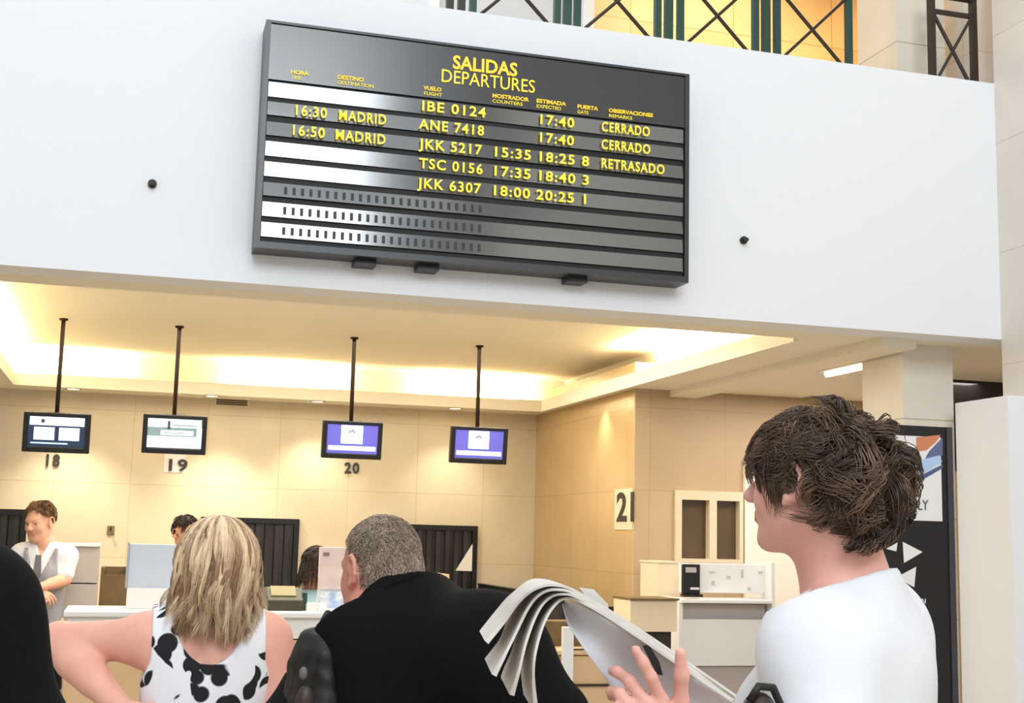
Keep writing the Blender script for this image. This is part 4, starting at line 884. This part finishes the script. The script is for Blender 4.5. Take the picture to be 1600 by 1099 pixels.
# ---- newspaper
def build_newspaper():
    M['newsprint'] = mat('newsprint', (224, 219, 211), .8, noise=(40, .3, (206, 201, 194)))
    M['newsback'] = mat('newsprint_grey', (212, 210, 213), .8, noise=(14, .4, (198, 197, 201)))
    M['ink'] = mat('black_ink', (26, 25, 27), .7)
    t = thing('newspaper', tuple(atD(1000, 1000, 1.76)), 'folded newspaper with drooping pages, held up by the person in the white T-shirt', 'newspaper')
    E = Vector((CF.x, CF.y, 0)).normalized()*.2+Vector(CR)*-.012
    def smooth(pts, n=26):
        P = [Vector(p) for p in pts]; out = []
        for i in range(len(P)-1):
            p0, p1, p2, p3 = P[max(i-1, 0)], P[i], P[i+1], P[min(i+2, len(P)-1)]
            for k in range(6):
                u = k/6; out.append(.5*((2*p1)+(p2-p0)*u+(2*p0-5*p1+4*p2-p3)*u*u+(3*p1-p0-3*p2+p3)*u**3))
        return out+[P[-1]]
    pages = [([(1150, 1088), (1000, 985), (905, 927), (868, 915), (838, 920), (812, 940), (788, 972), (760, 1004)], .0035, 1.775),
             ([(1148, 1092), (1000, 990), (908, 933), (872, 922), (846, 928), (826, 950), (806, 990), (790, 1022), (772, 1056)], .0035, 1.77),
             ([(1146, 1095), (1000, 994), (912, 939), (878, 929), (855, 938), (838, 962), (822, 1005), (811, 1050), (800, 1087)], .0032, 1.765),
             ([(1144, 1098), (1000, 998), (916, 945), (884, 936), (864, 950), (848, 980), (836, 1025), (834, 1065), (838, 1112)], .0032, 1.76)]
    for i, (c, th, dp) in enumerate(pages):
        pts = smooth([atD(x, y, dp+.012*sin(k*1.3+i)) for k, (x, y) in enumerate(c)]); mb = MB(); n = len(pts); rows_ = []
        V = Vector(CF)
        for k, p in enumerate(pts):
            tg = (pts[min(k+1, n-1)]-pts[max(k-1, 0)]).normalized(); nm = tg.cross(V).normalized(); w_ = th*(1 if k < n-8 else 1+.16*(k-n+8))*.5
            sway = E*(1+.12*sin(k*.4+i)); rows_.append([p+nm*w_, p-nm*w_, p-nm*w_+sway, p+nm*w_+sway])
        vs = [q for r in rows_ for q in r]; fs = [(4*k+j, 4*k+(j+1) % 4, 4*k+4+(j+1) % 4, 4*k+4+j) for k in range(n-1) for j in range(4)]+[(0, 1, 2, 3), (4*n-4, 4*n-1, 4*n-2, 4*n-3)]
        mb.add(vs, fs); o = mb.build('page', 'newsprint', t, smooth=False)
    # front leaf below the fold
    Aq = [(886, 938), (905, 945), (940, 962), (985, 990), (1030, 1020), (1085, 1056), (1146, 1098)]
    Bq = [(878, 945), (886, 975), (912, 1015), (945, 1060), (975, 1110), (1060, 1140), (1150, 1135)]
    rowsP = []
    for k in range(19):
        u = k/18*6; i = min(int(u), 5); w_ = u-i; lp = lambda L: (L[i][0]*(1-w_)+L[i+1][0]*w_, L[i][1]*(1-w_)+L[i+1][1]*w_)
        a, b = lp(Aq), lp(Bq); rowsP.append([atD(a[0]*(1-v)+b[0]*v, a[1]*(1-v)+b[1]*v, 1.762+.035*sin(v*2.6)+.01*sin(u*2)) for v in np.linspace(0, 1, 9)])
    mb = MB().grid(rowsP); lf = mb.build('front_leaf', 'newsback', t, smooth=True); so = lf.modifiers.new('s', 'SOLIDIFY'); so.thickness = .0012
    # printed headline block near the thumb
    for q in ([(1004, 1010), (1014, 1008), (1030, 1034), (1036, 1056), (1026, 1054)], [(1024, 1072), (1034, 1078), (1036, 1092), (1028, 1088)]):
        mb = MB(); mb.prism([atD(x, y, 1.752) for x, y in q], Vector(CF)*.0015); mb.build('headline_print', 'ink', lf)
    mb = MB(); q = [(905, 919), (928, 922), (950, 945), (952, 960), (930, 950)]; mb.prism([atD(x, y, 2.0) for x, y in q], Vector(CF)*.003); mb.build('page_corner', 'newsprint', t)
    return t
# ---- blonde person in the floral dress
def build_blonde():
    d = 3.2; vy = radians(3); nb = np.array(atD(325, 962, d)); yaw = vy-radians(4)
    F = Fig((nb[0], nb[1]), yaw, nb[2], wid=.94); F.torso().legs()
    C = np.array(atD(338, 884, d)); R = turn(vy-radians(12)); s = .93; P = head(F.b, C, R, s, nb+A(0, 0, .02), .054)
    elL = np.array(atD(92, 1003, 3.18)); wL = np.array(atD(192, 1112, 3.02)); F.arm(-1, el=elL, wr=wL, r=(.058, .05, .032)); hand(F.b, wL, F.r*.7+A(0, 0, -.35)+F.f*.45, F.r*.55+A(0, 0, -.1)-F.f*.3+A(0, 0, -.6), -1, s=.9)
    elR = np.array(atD(436, 1120, 3.16)); wR = F.T(.27, .1, .86); F.arm(1, el=elR, wr=wR, r=(.058, .047, .032)); hand(F.b, wR, A(0, 0, -1)+F.f*.2, -F.r, 1, s=.9)
    o = F.b.mesh('person', skin_set('sunburnt_skin', (240, 186, 164), (230, 164, 146), (196, 116, 108)), .006, None, extra=eyes(P, s), mfun=face_parts(P, C, R, s))
    tag(o, 'blonde person in a sleeveless white dress with black flowers, hand on hip', 'person')
    m = bpy.data.materials.new('white_dress_black_flowers'); m.use_nodes = True; nt = m.node_tree; b = nt.nodes['Principled BSDF']; b.inputs['Roughness'].default_value = .85
    tc = nt.nodes.new('ShaderNodeTexCoord'); n1 = nt.nodes.new('ShaderNodeTexNoise'); n1.inputs['Scale'].default_value = 8.5; n1.inputs['Detail'].default_value = 2; n1.inputs['Distortion'].default_value = .6
    r1 = nt.nodes.new('ShaderNodeValToRGB'); r1.color_ramp.elements[0].position = .505; r1.color_ramp.elements[1].position = .52
    vo = nt.nodes.new('ShaderNodeTexVoronoi'); vo.inputs['Scale'].default_value = 22; r2 = nt.nodes.new('ShaderNodeValToRGB'); r2.color_ramp.elements[0].position = .5; r2.color_ramp.elements[1].position = .56
    r2.color_ramp.elements[0].color = (0, 0, 0, 1); r2.color_ramp.elements[1].color = (1, 1, 1, 1)
    vm = nt.nodes.new('ShaderNodeVectorMath'); vm.operation = 'ADD'; vm.inputs[1].default_value = (.33, .2, .04)
    mx = nt.nodes.new('ShaderNodeMath'); mx.operation = 'MULTIPLY'; cm = nt.nodes.new('ShaderNodeMixRGB'); cm.inputs[1].default_value = lin((238, 238, 242))+(1,); cm.inputs[2].default_value = lin((20, 20, 24))+(1,)
    sb = nt.nodes.new('ShaderNodeMath'); sb.operation = 'SUBTRACT'; sb.inputs[0].default_value = 1.0; sb.use_clamp = True
    nt.links.new(tc.outputs['Object'], vm.inputs[0]); nt.links.new(vm.outputs[0], n1.inputs['Vector']); nt.links.new(tc.outputs['Object'], vo.inputs['Vector']); nt.links.new(n1.outputs['Fac'], r1.inputs['Fac']); nt.links.new(vo.outputs['Distance'], r2.inputs['Fac'])
    nt.links.new(r2.outputs['Color'], sb.inputs[1]); nt.links.new(r1.outputs['Color'], mx.inputs[0]); nt.links.new(sb.outputs[0], mx.inputs[1]); nt.links.new(mx.outputs[0], cm.inputs[0]); nt.links.new(cm.outputs[0], b.inputs['Base Color'])
    def post(f, X, Y, Z):
        x, y, z = F.L(X, Y, Z)
        ang = np.arctan2(x, -y); f = f-.006*np.cos(ang*16)*np.clip((1.27-z)*4, 0, 1)+.003*noise3(X, Y, Z*.4, 30, 8)
        f = np.maximum(f, -(np.sqrt((x/.098)**2+((z-1.455)/.135)**2)-1)*.1); f = np.maximum(f, np.abs(x)-.158-.06*np.clip((1.33-z)*6, 0, 1)-.1*np.clip(1.2-z, 0, 1)); f = np.maximum(f, .5-z); return f
    b2 = F.b.sub(('torso',), .012, .01)
    b2.cone(F.T(0, 0, .95), F.T(0, 0, .5), .17, .22, 'torso', .06); b2.cone(F.T(0, 0, 1.2), F.T(0, 0, .9), .13, .16, 'torso', .06)
    b2.mesh('dress', m, .006, o, post)
    shoes(F, 'leather', o)
    r = np.random.default_rng(21); paths = []; tones = []; rad = []
    c0 = A(0, -.016, .03); ra = A(.083, .104, .096)
    for cl in range(420):
        ph = r.uniform(-pi, pi)                        # azimuth from the back
        if abs(ph) > radians(128): continue
        th0 = r.uniform(.02, 1.15); tb = r.uniform(.05, .95); wv = r.uniform(.008, .026); w0_ = r.uniform(0, 6.28); flare = r.uniform(.04, .5); ln = r.uniform(.55, 1.12); fq = r.uniform(.6, 1.3); out = r.uniform(-.01, .035)
        for k in range(22):
            p_ = ph+r.normal()*.035; l2 = ln*r.uniform(.85, 1.08); t0 = max(th0+r.normal()*.07, .01); pts = []
            for t in np.linspace(0, 1, 15):
                if t < .5: th = t0+(1.72-t0)*(t/.5); q = A(sin(th)*sin(p_), -sin(th)*cos(p_), cos(th))*(1+flare*(t/.5)**1.2*.55+.05); v = c0+ra*q
                else:
                    th = 1.72; q = A(sin(th)*sin(p_), -sin(th)*cos(p_), cos(th))*(1+flare*.55+.05); v = c0+ra*q; u = (t-.5)/.5
                    v = v+A((out*u*u-.012*u)*sin(p_), -(out*u*u-.012*u)*cos(p_), -u*.185*l2)
                g = max(t-.3, 0); v = v+A(wv*sin(w0_+fq*9*t), wv*.8*cos(w0_+fq*8*t), 0)*g*1.6+r.normal(size=3)*.0006
                pts.append(v)
            paths.append(pts); tones.append(np.clip(tb+r.uniform(-.25, .25), 0, 1))
    paths = C+(np.array(paths)*s) @ R.T
    cv, cq = cap_shell(C, R, s, c0, ra*1.04, lambda u: (u[:, 1] < .35) | (u[:, 2] > .5))
    strands('hair', paths, tones, .0011*rng.uniform(.7, 1.3, len(paths)), strand_mat('streaked_blonde_hair', (140, 100, 66), (252, 226, 186), .38), o, 4, (cv, cq, .3))
    return o
# ---- grey-haired person in the black polo shirt
def build_man():
    d = 2.8; vy = radians(16.1-5.6); nb = np.array(atD(622, 950, d)); ty = vy-radians(36)
    fw = A(sin(ty), cos(ty), 0); F = Fig((nb[0]-.06*fw[0], nb[1]-.06*fw[1]), ty, nb[2]*1.0, lean=fw[:2]*.06, wid=1.12, female=False); F.torso().legs()
    F.b.ell(F.T(0, .06, 1.05), A(.15, .12, .16), F.R, 'torso', .06)
    C = np.array(atD(601, 893, d))+fw*.02; R = turn(vy-radians(38), radians(-8)); s = .95; P = head(F.b, C, R, s, nb+A(0, 0, .0), .060)
    shR = np.array(atD(762, 1022, 2.64)); shL = np.array(atD(540, 1035, 2.86))
    F.b.cone(nb+A(0, 0, -.07), shR, .085, .075, 'torso', .08); F.b.cone(shR, F.T(.1, -.05, 1.15), .07, .09, 'torso', .09); F.b.cone(nb+A(0, 0, -.08), shL, .08, .06, 'torso', .08)
    elR = np.array(atD(890, 1170, 2.56)); wR = F.T(.26, .25, .98); F.arm(1, sh=shR, el=elR, wr=wR, r=(.06, .048, .033)); hand(F.b, wR, F.f*.8-F.r*.4, A(0, 0, -1), 1)
    elL = F.T(-.27, .06, 1.1); wL = F.T(-.17, .28, 1.03); F.arm(-1, sh=shL, el=elL, wr=wL, r=(.06, .048, .033)); hand(F.b, wL, F.f*.8+F.r*.4, A(0, 0, -1), -1)
    o = F.b.mesh('person', skin_set('ruddy_skin', (220, 160, 140), (208, 136, 118), (180, 108, 100)), .006, None, extra=eyes(P, s), mfun=face_parts(P, C, R, s))
    tag(o, 'person with short greying hair in a black polo shirt, seen from behind at the counter', 'person')
    b = F.b.sub(('torso', 'armL', 'armR'), .018, .03)
    for i, p in enumerate(b.p):
        if p[5] in ('armL', 'armR'): b.p[i] = ('c', p[1], p[1]+(p[2]-p[1])*.72, p[3]+.014, p[4]+.028, p[5], p[6], '+')
    cn = np.array(atD(640, 905, 2.74)); nn = F.R @ A(-.12, .66, .74); nn = nn/np.linalg.norm(nn)
    def post(f, X, Y, Z):
        x, y, z = F.L(X, Y, Z); f = f+.005*noise3(X, Y, Z, 20, 5)*np.clip((1.4-z)*5, 0, 1); f = plane(f, X, Y, Z, cn, nn); return np.maximum(f, .84-z)
    b.mesh('polo_shirt', 'navyblack', .0065, o, post)
    ry = np.cross(nn, F.r); ry /= np.linalg.norm(ry); rx = np.cross(ry, nn); cc = cn+ry*.07
    col = Blob()
    for k in range(26):
        q = lambda t, up, rr: cc+rx*rr*1.02*cos(t)+ry*rr*sin(t)+nn*up
        t = 2*pi*k/26; t2 = 2*pi*(k+1)/26; col.cone(q(t, .012, .074), q(t2, .012, .074), .009, .009, k=.012); col.cone(q(t, -.008, .084), q(t2, -.008, .084), .010, .010, k=.012)
    col.mesh('collar', 'navyblack', .0045, o)
    trousers(F, 'denim', .9, o); shoes(F, 'leather', o)
    keep = lambda u: ((u[:, 2] > -.5) & (u[:, 1] < .25) & ~((np.abs(u[:, 0]) > .75) & (u[:, 2] < -.08) & (u[:, 1] > -.42))) | ((u[:, 2] > .5) & (u[:, 1] < .62))
    c0, rad = (0, -.014, .034), (.0745, .0955, .0855)
    def flow(u): cr = A(0, -.5, .86); f = u-cr*(u @ cr); return f/(np.linalg.norm(f)+.1)*.7+A(0, 0, -.5)
    p1, t1 = short_hair(C, R, s, c0, rad, keep, 1500, 6, .22, .075, .05, flow, 31, K=6, spread=.14)
    nape = lambda u: (u[:, 2] < .35) & (u[:, 2] > -.75) & (u[:, 1] < -.22)
    p2, t2 = short_hair(C, R, s, (0, -.012, -.005), (.076, .108, .112), nape, 1100, 6, .2, .05, .04, lambda u: A(0, .1, -.8), 32, K=6, spread=.12)
    cv, cq = cap_shell(C, R, s, c0, np.array(rad)*1.012, keep, 30); cv2, cq2 = cap_shell(C, R, s, (0, -.012, -.005), (.0755, .1075, .112), nape, 30); cq = np.concatenate([cq, cq2+len(cv)]); cv = np.concatenate([cv, cv2])
    paths = np.concatenate([p1, p2]); tn = np.concatenate([t1, t2])
    strands('hair', paths, tn, .00075*rng.uniform(.7, 1.3, len(paths)), strand_mat('greying_hair', (112, 92, 76), (206, 186, 166), .5), o, 3, (cv, cq, .25))
    # bag on the far shoulder
    t = thing('shoulder_bag', tuple(atD(488, 1060, 2.72)), 'black shoulder bag hanging beside the black polo shirt, next to the bare sunburnt arm', 'bag')
    c = np.array(atD(490, 1062, 2.66)); bb = Blob(); bb.ell(c, A(.042, .07, .092), F.R, k=.03); bb.ell(c+A(0, 0, -.12), A(.05, .08, .13), F.R, k=.05); bb.ell(c+A(0, 0, .04), A(.035, .06, .055), F.R, k=.03)
    bb.mesh('body', 'leather', .006, t, lambda f, X, Y, Z: f+.008*noise3(X, Y, Z, 45, 9)+.003*noise3(X, Y, Z, 130, 10))
    q = c-np.array(CF)*.075+A(0, 0, .0); bk = Blob(); bk.ell(q+A(-.01, 0, .03), A(.009, .008, .014), k=.01); bk.mesh('highlight_spot', mat('grey_highlight', (104, 100, 98), .5), .004, t)  # small grey blob set on the bag as its highlight
    pk = Blob(); pk.ell(q+A(-.006, 0, -.03)+np.array(CF)*.012, A(.02, .016, .035), k=.01); pk.mesh('pocket', mat('dark_brown_leather', (58, 44, 38), .5), .004, t)
    MB().tube([Vector(c)+Vector((.0, 0, .08)), Vector(c)+Vector((.025, .01, .13)), Vector(shL)+Vector((-.02, -.05, .085)), Vector(shL)+Vector((.02, .0, .098))], .009, 8).build('strap', 'leather', t, smooth=True)
    return o
# ---- person in black at the left edge
def build_left():
    nb = np.array(atD(-215, 880, 2.0)); yaw = radians(-4); F = Fig((nb[0], nb[1]), yaw, nb[2], wid=1.08, female=False); F.torso().legs()
    C = nb+A(0, .02, .165); R = turn(yaw); P = head(F.b, C, R, .97, nb, .06)
    sh = np.array(atD(-42, 962, 2.0)); elR = np.array(atD(48, 1190, 1.96)); F.arm(1, sh=sh, el=elR, wr=F.T(.26, .22, 1.0), r=(.062, .05, .034)); hand(F.b, F.T(.26, .22, 1.0), F.f, A(0, 0, -1), 1)
    elL = F.T(-.25, -.03, 1.1); F.arm(-1, el=elL, wr=F.T(-.25, .1, .86)); hand(F.b, F.T(-.25, .1, .86), A(0, 0, -1)+F.f*.2, F.r, -1)
    o = F.b.mesh('person', skin_set('fair_skin', (222, 170, 148), (212, 152, 130), (186, 112, 104)), .008, None, extra=eyes(P, .97), mfun=face_parts(P, C, R, .97))
    tag(o, 'person in a black long-sleeved jacket cut off by the left edge of the photo', 'person')
    cn = F.T(0, 0, 1.47); nn = F.R @ A(0, .3, .95)
    def post(f, X, Y, Z):
        x, y, z = F.L(X, Y, Z); f = f+.006*noise3(X, Y, Z, 18, 15)*np.clip((1.42-z)*5, 0, 1); return np.maximum(plane(f, X, Y, Z, cn, nn), .8-z)
    clothes(F, 'jacket', 'navyblack', ('torso', 'armL', 'armR', 'foreL', 'foreR'), .022, post, .008, o, .03)
    trousers(F, 'denim', .9, o); shoes(F, 'leather', o)
    keep = lambda u: (u[:, 2] > -.5) & ((u[:, 1] < .25) | (u[:, 2] > .5))
    p, t = short_hair(C, R, .97, (0, -.014, .034), (.075, .096, .086), keep, 300, 12, .3, .1, .06, lambda u: A(u[0]*.4, u[1]*.4, -.6), 41, K=7)
    cv, cq = cap_shell(C, R, .97, (0, -.014, .034), (.0765, .098, .088), keep)
    strands('hair', p, t, np.full(len(p), .001), strand_mat('dark_brown_hair', (34, 25, 20), (84, 62, 46)), o, 3, (cv, cq, .2))
# ---- clerk in the grey waistcoat
def build_clerk():
    d = 8.3; vy = radians(-3.7); ty = vy+pi+radians(14); nb = np.array(atD(69, 854, d)); F = Fig((nb[0], nb[1]), ty, nb[2], wid=.86); F.torso().legs()
    C = np.array(atD(61, 816, d)); R = turn(vy+pi+radians(34), radians(-12)); s = .98; P = head(F.b, C, R, s, nb+A(0, 0, .02), .05)
    # clerk's left arm is on the right in the picture
    elL = np.array(atD(101, 906, d-.06)); wL = np.array(atD(63, 918, d-.26)); F.arm(-1, el=elL, wr=wL); hand(F.b, wL, np.array(atD(46, 921, d-.27))-wL, A(0, 0, -1)+F.f*-.5, -1, s=.95)
    elR = np.array(atD(26, 906, d-.03)); wR = np.array(atD(52, 926, d-.25)); F.arm(1, el=elR, wr=wR); hand(F.b, wR, np.array(atD(68, 930, d-.26))-wR, A(0, 0, -1)+F.f*-.5, 1, s=.95)
    o = F.b.mesh('person', skin_set('light_skin', (226, 178, 152), (216, 162, 136), (206, 136, 122)), .006, None, extra=eyes(P, s), mfun=face_parts(P, C, R, s))
    tag(o, 'standing clerk with brown hair in a grey waistcoat, white short-sleeved shirt and dark skirt', 'person')
    b = F.b.sub(('torso', 'armL', 'armR'), .008, .01)
    for i, p in enumerate(b.p):
        if p[5] in ('armL', 'armR'): b.p[i] = ('c', p[1], p[1]+(p[2]-p[1])*.75, p[3]-.002, p[4]+.010, p[5], p[6], '+')
    def post(f, X, Y, Z):
        x, y, z = F.L(X, Y, Z); f = np.maximum(f, z-1.47); return np.maximum(np.maximum(f, -np.maximum(np.maximum(np.abs(x)-.045*np.clip((z-1.36)*10, 0, 1), -y), 1.36-z)), .92-z)
    b.mesh('shirt', 'tee', .007, o, post)
    def postv(f, X, Y, Z):
        x, y, z = F.L(X, Y, Z); f = np.maximum(f, np.abs(x)-.125-.05*np.clip((1.36-z)*5, 0, 1)); v = np.maximum(np.abs(x)-.1*np.clip((z-1.17)/.24, 0, 1), -y); f = np.maximum(f, -np.maximum(v, 1.17-z)); return np.maximum(np.maximum(f, z-1.43), .86-z)
    clothes(F, 'waistcoat', 'greyvest', ('torso',), .022, postv, .007, o, .02)
    tie = MB(); w_ = lambda x, z, e=.03: tuple(F.T(x, .128+e*(0 if z > 1.36 else .4), z)); tie.prism([w_(-.02, 1.385), w_(.02, 1.385), w_(.034, 1.22), w_(0, 1.17), w_(-.034, 1.22)], tuple(F.f*.008)); tie.build('scarf', mat('grey_scarf', (120, 118, 122), .7), o)
    bd_ = MB(); c = F.T(-.09, .118, 1.29); bd_.prism([tuple(c+F.r*a+A(0, 0, z)) for a, z in ((-.02, -.012), (.02, -.012), (.02, .012), (-.02, .012))], tuple(F.f*.02)); bd_.build('name_badge', 'white', o)
    def posts(f, X, Y, Z): x, y, z = F.L(X, Y, Z); return np.maximum(np.maximum(f, z-.9), .5-z)
    sk = F.b.sub(('torso',), .02, .02); sk.cone(F.T(0, 0, .88), F.T(0, 0, .5), .155, .165, 'torso', .05); sk.mesh('skirt', 'navyblack', .01, o, posts)
    shoes(F, 'leather', o)
    keep = lambda u: (u[:, 2] > -.7) & ((u[:, 1] < .0) | (u[:, 2] > .45)) & (u[:, 1] < .75)
    p, t = short_hair(C, R, s, (0, -.018, .034), (.078, .1, .09), keep, 300, 14, .45, .2, .12, lambda u: A(u[0]*.8, -.25, -.5), 51, K=8)
    br = brow_paths(P, 30)[:, :8]
    cv, cq = cap_shell(C, R, s, (0, -.018, .034), (.0785, .101, .091), keep)
    strands('hair', np.concatenate([p, br]), np.concatenate([t, np.full(len(br), .2)]), np.concatenate([np.full(len(p), .0015), np.full(len(br), .0009)]), strand_mat('mid_brown_hair', (72, 50, 32), (158, 116, 76)), o, 3, (cv, cq, .3))
# ---- clerk hidden by the blonde hair and clerk behind the brochure stand
def build_back_clerk(px, py, d, nbpx, label, shirt, face_yaw, seat, ty, hl, skin, chair=None):
    nb = np.array(atD(nbpx[0], nbpx[1], d)); F = Fig((nb[0], nb[1]), ty, nb[2], female=True, seat=seat); F.torso().legs()
    C = np.array(atD(px, py, d)); R = turn(face_yaw, radians(-8)); s = .95; P = head(F.b, C, R, s, nb+A(0, 0, .02), .05)
    for q in (-1, 1): F.arm(q, el=F.T(q*.22, .03, 1.12), wr=F.T(q*.14, .24, 1.06)); hand(F.b, F.T(q*.14, .24, 1.06), F.f-F.r*q*.2, A(0, 0, -1), q, s=.92)
    o = F.b.mesh('person', skin_set('clerk_skin_'+str(px), *skin), .008, None, extra=eyes(P, s), mfun=face_parts(P, C, R, s)); tag(o, label, 'person')
    b = F.b.sub(('torso', 'armL', 'armR'), .014, .02); top = F.T(0, 0, 1.46)[2]; lo_ = F.T(0, 0, .88)[2]
    b.mesh('shirt', shirt, .008, o, lambda f, X, Y, Z: np.maximum(np.maximum(f, Z-top), lo_-Z))
    trousers(F, 'navyblack', .92, o) if seat is None else clothes(F, 'trousers', 'navyblack', ('torso', 'leg'), .012, lambda f, X, Y, Z: np.maximum(np.maximum(f, Z-lo_-.03), .1-Z), .012, o)
    shoes(F, 'leather', o)
    keep = lambda u: (u[:, 2] > -.6) & ((u[:, 1] < .2) | (u[:, 2] > .42))
    p, t = short_hair(C, R, s, (0, -.018, .032), (.079, .101, .091), keep, 220, 14, hl, .14, .1, lambda u: A(u[0]*.5, -.25+u[1]*.3, -.75), 61+px, K=9)
    if hl > .6:                                    # hair that falls past the shoulder
        r = np.random.default_rng(3); q = []
        for i in range(500):
            a = r.uniform(.35, 2*pi-.35); q.append([C+R @ (A(.085*sin(a), .1*cos(a)-.02, .02)+A(.02*sin(a), .015*cos(a), 0)*t_+A(.004*sin(6*t_+i), 0, -.2*t_*(.8+.3*((i*7) % 10)/10))) for t_ in np.linspace(0, 1, 9)])
        p = np.concatenate([p, np.array(q)]); t = np.concatenate([t, r.uniform(0, .8, 500)])
    cv, cq = cap_shell(C, R, s, (0, -.018, .032), (.0805, .103, .093), keep)
    strands('hair', p, t, np.full(len(p), .0016), strand_mat('dark_hair_'+str(px), (22, 16, 13), (66, 46, 34)), o, 3, (cv, cq, .2))
    if seat:
        h = F.T(0, 0, .9); z = h[2]-.16
        st = thing('stool', (h[0], h[1], 0), 'dark clerk stool under the seated person behind the brochure stand', 'stool')
        MB().tube([(h[0], h[1], z-.06), (h[0], h[1], z)], .19, 24).build('seat', 'blackmatte', st, bevel=.01); MB().tube([(h[0], h[1], .06), (h[0], h[1], z-.06)], .025, 12).build('post', 'alu', st); MB().tube([(h[0], h[1], 0), (h[0], h[1], .03), (h[0], h[1], .06)], [.22, .2, .04], 24).build('base', 'alu', st)
build_reader(); build_newspaper(); build_blonde(); build_man(); build_left(); build_clerk()
build_back_clerk(291, 834, 8.7, (294, 875), 'dark-haired clerk mostly hidden behind the blonde hair, beside the blue-grey screen', 'tee', radians(150), None, radians(178), .45, ((214, 160, 130), (202, 144, 116), (170, 100, 92)))
M['lightblue'] = mat('light_blue_shirt', (170, 206, 226), .8)
build_back_clerk(497, 884, 8.5, (494, 926), 'person with long dark hair and light blue shirt, half hidden behind the brochure stand', 'lightblue', radians(60), .45, radians(40), .75, ((206, 150, 120), (196, 136, 108), (160, 92, 86)))
# dark bag under the arm of the reader
t = thing('handbag', tuple(atD(1180, 1110, 1.9)), 'dark brown handbag at the bottom, in front of the white T-shirt', 'bag')
c = np.array(atD(1186, 1128, 1.86)); bb = Blob(); bb.ell(c, A(.028, .03, .042), k=.02); bb.ell(c+A(.0, 0, -.09), A(.06, .05, .07), k=.04); bb.mesh('body', mat('dark_brown_bag_leather', (44, 30, 22), .4), .004, t)
MB().tube([tuple(c+A(-.02, -.01, .03)), tuple(c+A(-.006, -.01, .05)), tuple(c+A(.022, .0, .047)), tuple(c+A(.04, .01, .02))], .006, 8).build('handle', 'leather', t, smooth=True)
